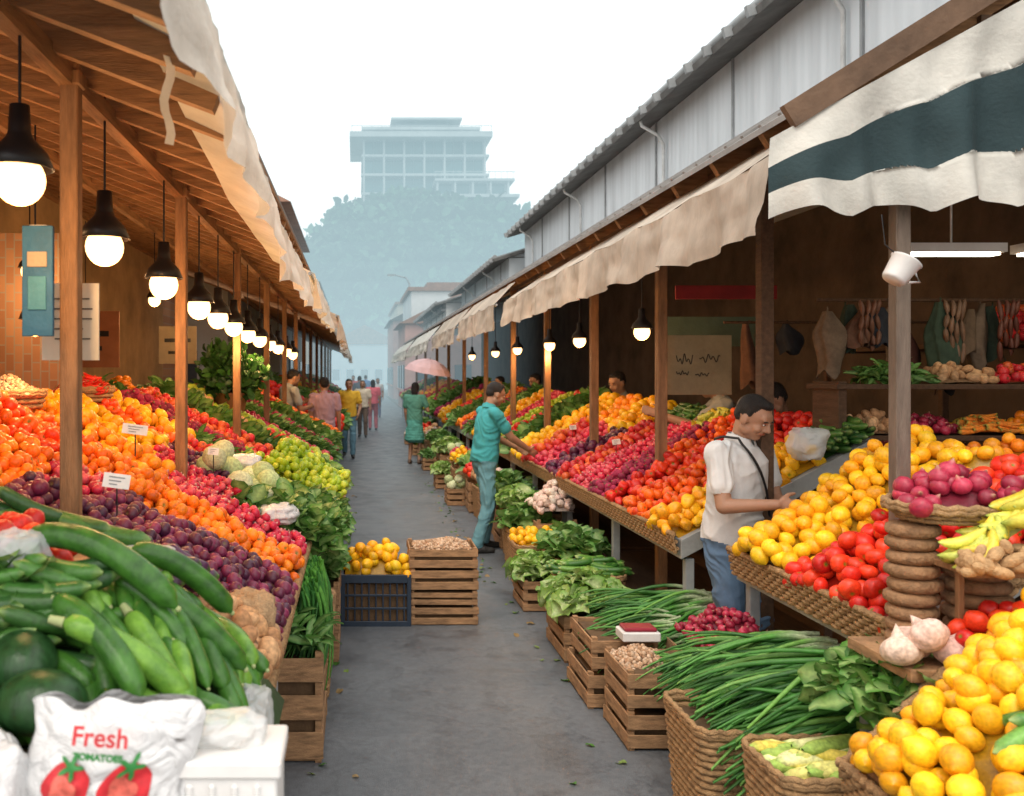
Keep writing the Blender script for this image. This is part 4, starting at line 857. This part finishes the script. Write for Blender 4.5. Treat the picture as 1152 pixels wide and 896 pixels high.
for i in range(12): haze('haze',93+1.2*i,94+1.2*i,.055,(.66,.80,.84),27-2.1*i)
# ------------------------------------------------------------ people
def ik(a,c,l1,l2,pole):
    a=Vector(a);c=Vector(c); d=c-a; D=min(d.length,(l1+l2)*.995); dn=d.normalized(); c=a+dn*D
    t=(l1*l1-l2*l2+D*D)/(2*D); h=math.sqrt(max(0,l1*l1-t*t)); p=Vector(pole); p=(p-dn*p.dot(dn)).normalized(); return a+dn*t+p*h,c
def person(name,x,y,yaw,H=1.7,lean=0,lh=(-.24,.05,.80),rh=(.24,.05,.80),lf=(-.10,0,0),rf=(.10,0,0),head=(0,0),shirt=(.5,.5,.5),pants=(.05,.07,.12),skin=(.34,.19,.12),hair=(.012,.010,.010),shoe=(.03,.03,.03),vox=.012,sleeve=.62,skirt=False,curl=.5,z0=0,longhair=False,hf=None,bulk=1.0,twist=0,collar=False):
    prim=[]; s=H/1.7; O=Vector((x,y,z0))
    hc=0.92; TL=Rz(rad(twist))@Rx(-rad(lean)); I3=Matrix.Identity(3)
    tpn=lambda p: Vector((0,0,hc))+TL@(Vector(p)-Vector((0,0,hc)))
    def cap_(a,b,ra,rb,l,flat=None): prim.append(('c',Vector(a),Vector(b),ra,rb,l))
    def el_(c,r,R,l,vis=True): prim.append(('e',Vector(c),r,R,l,vis))
    SK,SH,PA,HA,BO,LI=0,1,2,3,4,5
    b=bulk
    el_((0,0,.91),(.156*b,.112*b,.12),I3,PA)
    prof=[(.885,.170,.130),(.93,.173,.132),(1.00,.168,.129),(1.05,.162,.125),(1.10,.160,.121),(1.15,.163,.120),(1.20,.169,.121),(1.25,.176,.122),(1.30,.180,.119),(1.345,.178,.110),(1.385,.160,.092),(1.42,.10,.07)]
    for zz,wx,wy in prof[1:-2]: el_(tpn((0,.004,zz)),(wx*b,wy*b,.075),TL,SH,False)
    cap_(tpn((-.135*b,-.005,1.385)),tpn((.135*b,-.005,1.385)),.062,.062,SH); cap_(tpn((0,-.01,1.38)),tpn((0,-.005,1.45)),.085,.058,SH)
    cap_(tpn((0,-.005,1.43)),tpn((0,.015,1.55)),.054,.050,SK)
    for sd,hnd in((-1,lh),(1,rh)):
        sh=tpn((sd*.185*b,-.005,1.385)); el,wr=ik(sh,hnd,.285,.25,(sd*.5,-.7,-.6))
        cap_(sh,el,.050,.041,SK); cap_(el,wr,.041,.027,SK); 
        cap_(sh,sh.lerp(el,min(sleeve,.98)),.066,.064,SH)
        if sleeve>1: cap_(el,el.lerp(wr,.85),.055,.042,SH)
        fd=(wr-el).normalized()
        if hf: fd=(fd*.35+Vector(hf[0 if sd<0 else 1])).normalized()
        inw=Vector((-sd,0,-.1)); nrm=(inw-fd*inw.dot(fd))
        if nrm.length<.2: nrm=Vector((0,0,-1))-fd*(-fd.z)
        nrm.normalize(); ac=fd.cross(nrm)
        if ac.dot(Vector((0,.6,.8)))<0: ac=-ac
        el_(wr+fd*.048,(.014,.038,.050),Matrix((nrm,ac,fd)).transposed(),SK)
        for i,l in enumerate((.070,.078,.072,.056)):
            p=wr+fd*.082+ac*(.029-.0195*i); a=0
            for q in range(3):
                a+=curl*(.35,.75,.55)[q]; d_=fd*math.cos(a)+nrm*math.sin(a); p2=p+d_*l*(.46,.31,.23)[q]; cap_(p,p2,.0098-.0008*q,.0092-.0009*q,SK); p=p2
        p=wr+fd*.025+ac*.026; p2=p+(fd*.6+ac*.65+nrm*.4).normalized()*.042; p3=p2+(fd*.85+ac*.25+nrm*.45*(curl+.3)).normalized()*.034; cap_(p,p2,.014,.0115,SK); cap_(p2,p3,.011,.0095,SK)
    for sd,ft in((-1,lf),(1,rf)):
        hp=Vector((sd*.082*b,0,.88)); an=Vector(ft)+Vector((0,-.02,.085)); kn,an=ik(hp,an,.415,.400,(sd*.1,1,0))
        cap_(hp,kn,.092*b,.070,PA); 
        if not skirt: cap_(kn,an+(kn-an)*.05,.070,.058,PA)
        else: cap_(kn,an,.052,.034,SK)
        cap_(an,an+Vector((0,-.005,-.04)),.036,.036,BO)
        f=Vector(ft); cap_(f+Vector((0,-.045,.042)),f+Vector((sd*.01,.05,.042)),.040,.040,BO); cap_(f+Vector((sd*.01,.05,.036)),f+Vector((sd*.018,.135,.032)),.038,.030,BO)
    if skirt:
        for q in np.linspace(0,1,9): el_((0,0,.92-.40*q),(.16+.06*q,.13+.07*q,.07),I3,PA)
    HR=Rz(rad(head[1]+twist*.6))@Rx(-rad(lean*.6+head[0])); h0=tpn((0,.015,1.50)); hp=lambda p: h0+HR@(Vector(p)+Vector((0,.012,.078)))
    E=lambda c,r,l: el_(hp(c),r,HR,l)
    E((0,-.005,.03),(.074,.090,.088),SK); E((0,.024,-.030),(.058,.064,.078),SK); E((0,.055,-.083),(.028,.024,.020),SK); E((0,.07,.035),(.05,.02,.03),SK)
    for sd in(-1,1): E((sd*.048,.01,-.055),(.018,.035,.03),SK)
    cap_(hp((0,.088,.012)),hp((0,.106,-.024)),.008,.0135,SK); E((0,.092,-.030),(.018,.012,.009),SK); cap_(hp((-.032,.078,.026)),hp((.032,.078,.026)),.013,.013,SK)
    cap_(hp((-.018,.083,-.053)),hp((.018,.083,-.053)),.0085,.0085,LI)
    for sd in(-1,1): E((sd*.036,.062,-.03),(.022,.022,.022),SK); E((sd*.076,-.004,-.008),(.010,.020,.031),SK)
    E((0,-.018,.047),(.079,.089,.080),HA); E((0,.028,.092),(.056,.048,.026),HA); E((0,-.052,.008),(.068,.050,.055),HA)
    for sd in(-1,1): E((sd*.068,.004,.042),(.011,.022,.030),HA)
    if longhair: E((0,-.06,-.06),(.075,.045,.13),HA); E((0,-.03,-.02),(.085,.06,.09),HA)
    mb=MB(); vv=[]; nn=28
    for zz,wx,wy in prof:
        for j in range(nn):
            q=2*math.pi*j/nn; cx,cy=math.cos(q),math.sin(q); vv.append(tpn((math.copysign(abs(cx)**.9,cx)*wx*b,.004+math.copysign(abs(cy)**.9,cy)*wy*b,zz)))
    K_=len(prof); mb.add(vv,[(i*nn+j,i*nn+(j+1)%nn,(i+1)*nn+(j+1)%nn,(i+1)*nn+j) for i in range(K_-1) for j in range(nn)]+[tuple(range(nn))[::-1],tuple((K_-1)*nn+j for j in range(nn))],0)
    for p in prim:
        if p[0]=='e': 
            if p[5]: mb.ell(p[1],p[2],p[3],0,16,12)
        else:
            _,a,b2,ra,rb,_l=p; d=b2-a; Ln=d.length; dn=d.normalized() if Ln>1e-5 else Vector((0,0,1)); P_=[];r_=[]
            for q in range(5): t=q/4*math.pi/2; P_.append(a-dn*ra*math.cos(t)); r_.append(max(.0006,ra*math.sin(t)))
            for q in range(5): t=q/4*math.pi/2; P_.append(b2+dn*rb*math.sin(t)); r_.append(max(.0006,rb*math.cos(t)))
            mb.tube(P_,r_,0,12)
    root=empty(name,(0,0,0)); o=mb.obj('body',[])
    rm=o.modifiers.new('r','REMESH'); rm.mode='VOXEL'; rm.voxel_size=vox; rm.adaptivity=0
    sm=o.modifiers.new('s','SMOOTH'); sm.factor=.5; sm.iterations=4 if vox<.009 else 2
    dg=bpy.context.evaluated_depsgraph_get(); me=bpy.data.meshes.new_from_object(o.evaluated_get(dg)); bpy.data.objects.remove(o)
    nf=len(me.polygons); cen=np.zeros(nf*3,np.float32); me.polygons.foreach_get('center',cen); cen=cen.reshape(-1,3).astype(float)
    def label(cen):
        best=np.full(len(cen),9.); lab=np.zeros(len(cen),int)
        for p in prim:
            if p[0]=='e':
                Rm=np.array(p[3]); q=(cen-np.array(p[1]))@Rm; r=np.array(p[2]); k0=np.linalg.norm(q/r,axis=1); k1=np.linalg.norm(q/(r*r),axis=1)+1e-9; d=k0*(k0-1)/k1; l=p[4]
            else:
                a=np.array(p[1]);bb=np.array(p[2]); ab=bb-a; t=np.clip(((cen-a)@ab)/max(1e-9,ab@ab),0,1); d=np.linalg.norm(cen-a-t[:,None]*ab,axis=1)-(p[3]+(p[4]-p[3])*t); l=p[5]
            k=d<best-.0005; best[k]=d[k]; lab[k]=l
        return lab
    lab=label(cen)
    nv=len(me.vertices); co=np.zeros(nv*3,np.float32); me.vertices.foreach_get('co',co); co=co.reshape(-1,3); no=np.zeros(nv*3,np.float32); me.vertices.foreach_get('normal',no); no=no.reshape(-1,3)
    vl=label(co.astype(float)); seed=x*3+y
    for i in np.nonzero((vl==SH)|(vl==PA))[0]:
        p=co[i]; w1=mn.noise(Vector((p[0]*4+seed,p[1]*4,p[2]*4)))*2.5
        f=(1-abs(mn.noise(Vector((p[0]*5+seed+w1,p[1]*5,p[2]*9+p[0]*8+w1)))*2))*.7+mn.noise(Vector((p[0]*14,p[1]*14+seed,p[2]*12-p[0]*12)))*.35-.45
        co[i]=p+no[i]*(.015*f)
    me.vertices.foreach_set('co',co.ravel())
    cid='%s_%d'%(name,int(x*100+y*1000))
    me.materials.clear()
    shm=mat('shirt_'+cid,shirt,.9,.14,7,.15,16)
    for m in (mat('skin_'+cid,skin,.5,.12,14,.03,120),shm,mat('pants_'+cid,pants,.9,.22,8,.15,18),mat('hair_'+cid,hair,.45,.4,60,.3,150,stretch=(3,3,.6)),mat('shoe_'+cid,shoe,.5,.2),mat('lip_'+cid,(skin[0]*.9,skin[1]*.62,skin[2]*.65),.5,.1)): me.materials.append(m)
    me.polygons.foreach_set('material_index',lab.astype(np.int32)); me.polygons.foreach_set('use_smooth',np.ones(nf,bool)); me.update()
    body=bpy.data.objects.new('body',me); S.collection.objects.link(body); body.parent=root
    if collar:
        mb=MB(); n2=26
        def cf(u,v):
            q=math.pi/2+2*math.pi*(.04+.92*u); r=.066+.016*v; dip=.030*max(0,math.sin(q))**2; return tpn((r*1.04*math.cos(q),-.004+r*math.sin(q)*1.0,1.472-dip-.034*v+.006*(1-v)))
        mb.grid(cf,n2,3); o=mb.obj('collar',[shm]); o.parent=root
    mb=MB()
    for sd in(-1,1):
        mb.ell(hp((sd*.031,.0845,.006)),(.0125,.006,.0065),HR,0,10,7); mb.ell(hp((sd*.031,.0895,.006)),(.0055,.0028,.0055),HR,1,8,6)
        mb.tube([hp((sd*.018,.0935,.022)),hp((sd*.032,.095,.026)),hp((sd*.047,.085,.022))],.0030,2,5)
        mb.tube([hp((sd*.019,.090,.012)),hp((sd*.031,.0935,.0145)),hp((sd*.044,.084,.011))],.0026,3,5)
    o=mb.obj('face_details',[mat('eye_white',(.6,.58,.55),.2,0,1,0),mat('iris',(.02,.012,.01),.2,0,1,0),black,MC['lip_'+cid]]); o.parent=root
    root.location=O; root.rotation_euler=(0,0,rad(yaw)); root.scale=(s,s,s)
    return root,tpn,hp
P_=person
man,tpn,hp_=P_('man_in_white_shirt',2.04,4.82,-146,1.70,6,lh=(-.05,.36,1.10),rh=(.14,.34,1.14),head=(22,4),shirt=(.66,.67,.67),pants=(.10,.17,.27),skin=(.38,.21,.135),vox=.0055,curl=.9,bulk=1.06,hf=((.5,.6,-.1),(-.5,.6,-.1)),lf=(-.12,.03,0),rf=(.1,-.02,0),collar=True)
mb=MB(); st=[]
for t in np.linspace(0,1,14):
    xx=.10-.24*t; zz=1.44-.46*t; yy=.114+.028*math.sin(math.pi*t)-(.06*(1-t)**6); st.append(tpn((xx,yy+.014,zz)))
mb.tube(st,.007,0,6)
st2=[tpn((.10-.24*t,-(.088+.05*math.sin(math.pi*t)),1.44-.46*t)) for t in np.linspace(0,1,12)]; mb.tube([st[0]]+[tpn((.105,.05,1.465)),tpn((.10,-.04,1.46))]+st2,.007,0,6)
o=mb.obj('shoulder_strap',[black]); o.parent=man
mb=MB(); mb.grid(lambda u,v:(-.10+.26*u,.38+.15*v,1.125+.015*math.sin(3*u)+.03*v),8,6); o=mb.obj('paper_sheet',[mat('kraft',(.42,.20,.09),.7,.2,10,.2,30)]); o.parent=man
P_('man_in_teal_shirt',1.30,9.0,-78,1.72,7,lh=(-.16,.40,1.02),rh=(.13,.42,1.02),lf=(-.11,.06,0),rf=(.12,-.10,0),head=(14,0),shirt=(.05,.33,.36),pants=(.13,.30,.36),vox=.008,bulk=1.02,sleeve=.6,curl=.6,collar=True)
P_('man_in_yellow_shirt',-.14,19,178,1.68,2,lh=(-.20,.16,.92),rh=(.22,.14,.95),lf=(-.09,.20,0),rf=(.10,-.16,.02),shirt=(.68,.42,.04),pants=(.12,.25,.33),vox=.013)
P_('man_in_lavender_shirt',-.50,14.3,5,1.74,0,lf=(-.1,-.1,0),rf=(.1,.14,0),shirt=(.42,.28,.34),pants=(.05,.07,.11),vox=.012)
P_('man_in_grey_shirt',-1.12,14.1,-60,1.88,8,lh=(-.1,.35,1.2),rh=(.12,.36,1.15),head=(15,0),shirt=(.30,.34,.36),pants=(.04,.05,.07),vox=.013)
wm,_,_=P_('woman_with_umbrella',1.17,17.6,-20,1.62,2,rh=(.18,.26,1.12),lh=(-.2,.1,.85),shirt=(.08,.24,.18),pants=(.08,.30,.25),skirt=True,vox=.013,longhair=True,shoe=(.1,.06,.04))
mb=MB()
n=16;prof=[(0,.30),(.12,.285),(.26,.235),(.38,.15),(.46,.04)]
v=[]
for i,(r,z_) in enumerate(prof):
    for j in range(n*2): q=math.pi*j/n; rr=r*(1 if j%4 else 1.02); v.append((rr*math.cos(q),rr*math.sin(q),z_-(.0 if j%4 else -.01)))
N2=n*2; mb.add(v,[(i*N2+j,i*N2+(j+1)%N2,(i+1)*N2+(j+1)%N2,(i+1)*N2+j) for i in range(4) for j in range(N2)],0,False)
mb.tube([(0,0,-.62),(0,0,.34)],.010,1,6)
for j in range(8): q=math.pi*j/4; mb.tube([(0,0,.02),(.4*math.cos(q),.4*math.sin(q),.12)],.003,1,4)
u=mb.obj('umbrella',[mat('pink_cloth',(.66,.46,.48),.8,.15,5,.05,30,trans=.3),steel]); u.location=(1.43,17.7,1.78); u.rotation_euler=(rad(6),rad(10),0)
P_('woman_in_pink_top',.55,28,0,1.6,0,shirt=(.60,.12,.16),pants=(.4,.12,.15),vox=.018,longhair=True)
P_('woman_in_cream_top',.2,25,175,1.6,0,shirt=(.55,.48,.38),pants=(.12,.08,.06),vox=.018,longhair=True,lf=(-.1,.15,0),rf=(.1,-.15,0))
P_('man_in_dark_shirt',.15,33,10,1.7,0,shirt=(.1,.12,.16),pants=(.06,.07,.1),vox=.02,lf=(-.1,.15,0),rf=(.1,-.15,0))
P_('woman_in_white_top',.9,36,170,1.6,0,shirt=(.5,.5,.5),pants=(.1,.1,.2),vox=.02,longhair=True,lf=(-.1,.15,0),rf=(.1,-.15,0))
P_('man_in_red_shirt',-.1,41,170,1.7,0,shirt=(.4,.06,.05),pants=(.06,.07,.1),vox=.02)
P_('man_in_blue_shirt',.5,44,0,1.7,0,shirt=(.08,.18,.4),pants=(.06,.07,.1),vox=.02)
P_('stallholder_in_grey_shirt',3.15,10.3,120,1.84,10,lh=(-.15,.4,1.2),rh=(.15,.42,1.25),head=(12,0),shirt=(.34,.35,.32),vox=.012,skin=(.4,.23,.15))
P_('stallholder_in_blue_shirt',3.08,14.8,110,1.80,5,lh=(-.1,.4,1.15),rh=(.15,.42,1.2),head=(10,0),shirt=(.25,.33,.38),vox=.013)
P_('stallholder_in_pale_shirt',3.22,7.45,75,1.90,16,lh=(-.18,.58,1.30),rh=(.15,.56,1.28),head=(15,0),shirt=(.38,.38,.34),vox=.011)
P_('stallholder_in_dark_shirt',3.2,6.45,100,1.76,12,lh=(-.15,.42,1.1),rh=(.15,.42,1.1),head=(18,0),shirt=(.06,.07,.07),vox=.011)
P_('stallholder_in_tan_shirt',2.95,17.5,100,1.75,8,lh=(-.1,.4,1.15),rh=(.15,.42,1.2),shirt=(.35,.25,.15),vox=.014)
# ------------------------------------------------------------ world, sun, camera
w=bpy.data.worlds.new('World'); S.world=w; w.use_nodes=True; N=w.node_tree.nodes;L=w.node_tree.links; bg=N['Background']
sky=N.new('ShaderNodeTexSky'); sky.sky_type='NISHITA'; sky.sun_disc=False; sky.sun_elevation=rad(58); sky.sun_rotation=rad(200); sky.dust_density=4
mx=N.new('ShaderNodeMix'); mx.data_type='RGBA'; mx.inputs[0].default_value=.9; L.new(sky.outputs[0],mx.inputs[6]); mx.inputs[7].default_value=(15.8,15.1,14.4,1); L.new(mx.outputs[2],bg.inputs[0]); bg.inputs[1].default_value=.145
sun=bpy.data.lights.new('sun','SUN'); sun.energy=1.5; sun.angle=rad(25); sun.color=(1,.92,.80); so=bpy.data.objects.new('sun',sun); S.collection.objects.link(so)
d=Vector((math.sin(rad(200))*math.cos(rad(58)),math.cos(rad(200))*math.cos(rad(58)),math.sin(rad(58)))); so.rotation_euler=d.to_track_quat('Z','Y').to_euler()
cam=bpy.data.cameras.new('camera'); co=bpy.data.objects.new('camera',cam); S.collection.objects.link(co); co.location=(0,0,1.8); co.rotation_euler=(rad(90),0,0)
cam.lens=1000/1152*36; cam.sensor_width=36; cam.shift_x=(576-400)/1152; cam.shift_y=-(448-420)/1152; cam.clip_end=3000; cam.clip_start=.05
cam.dof.use_dof=True; cam.dof.focus_distance=5; cam.dof.aperture_fstop=3.6
S.camera=co
S.view_settings.view_transform='Standard'; S.view_settings.look='None'; S.view_settings.exposure=0
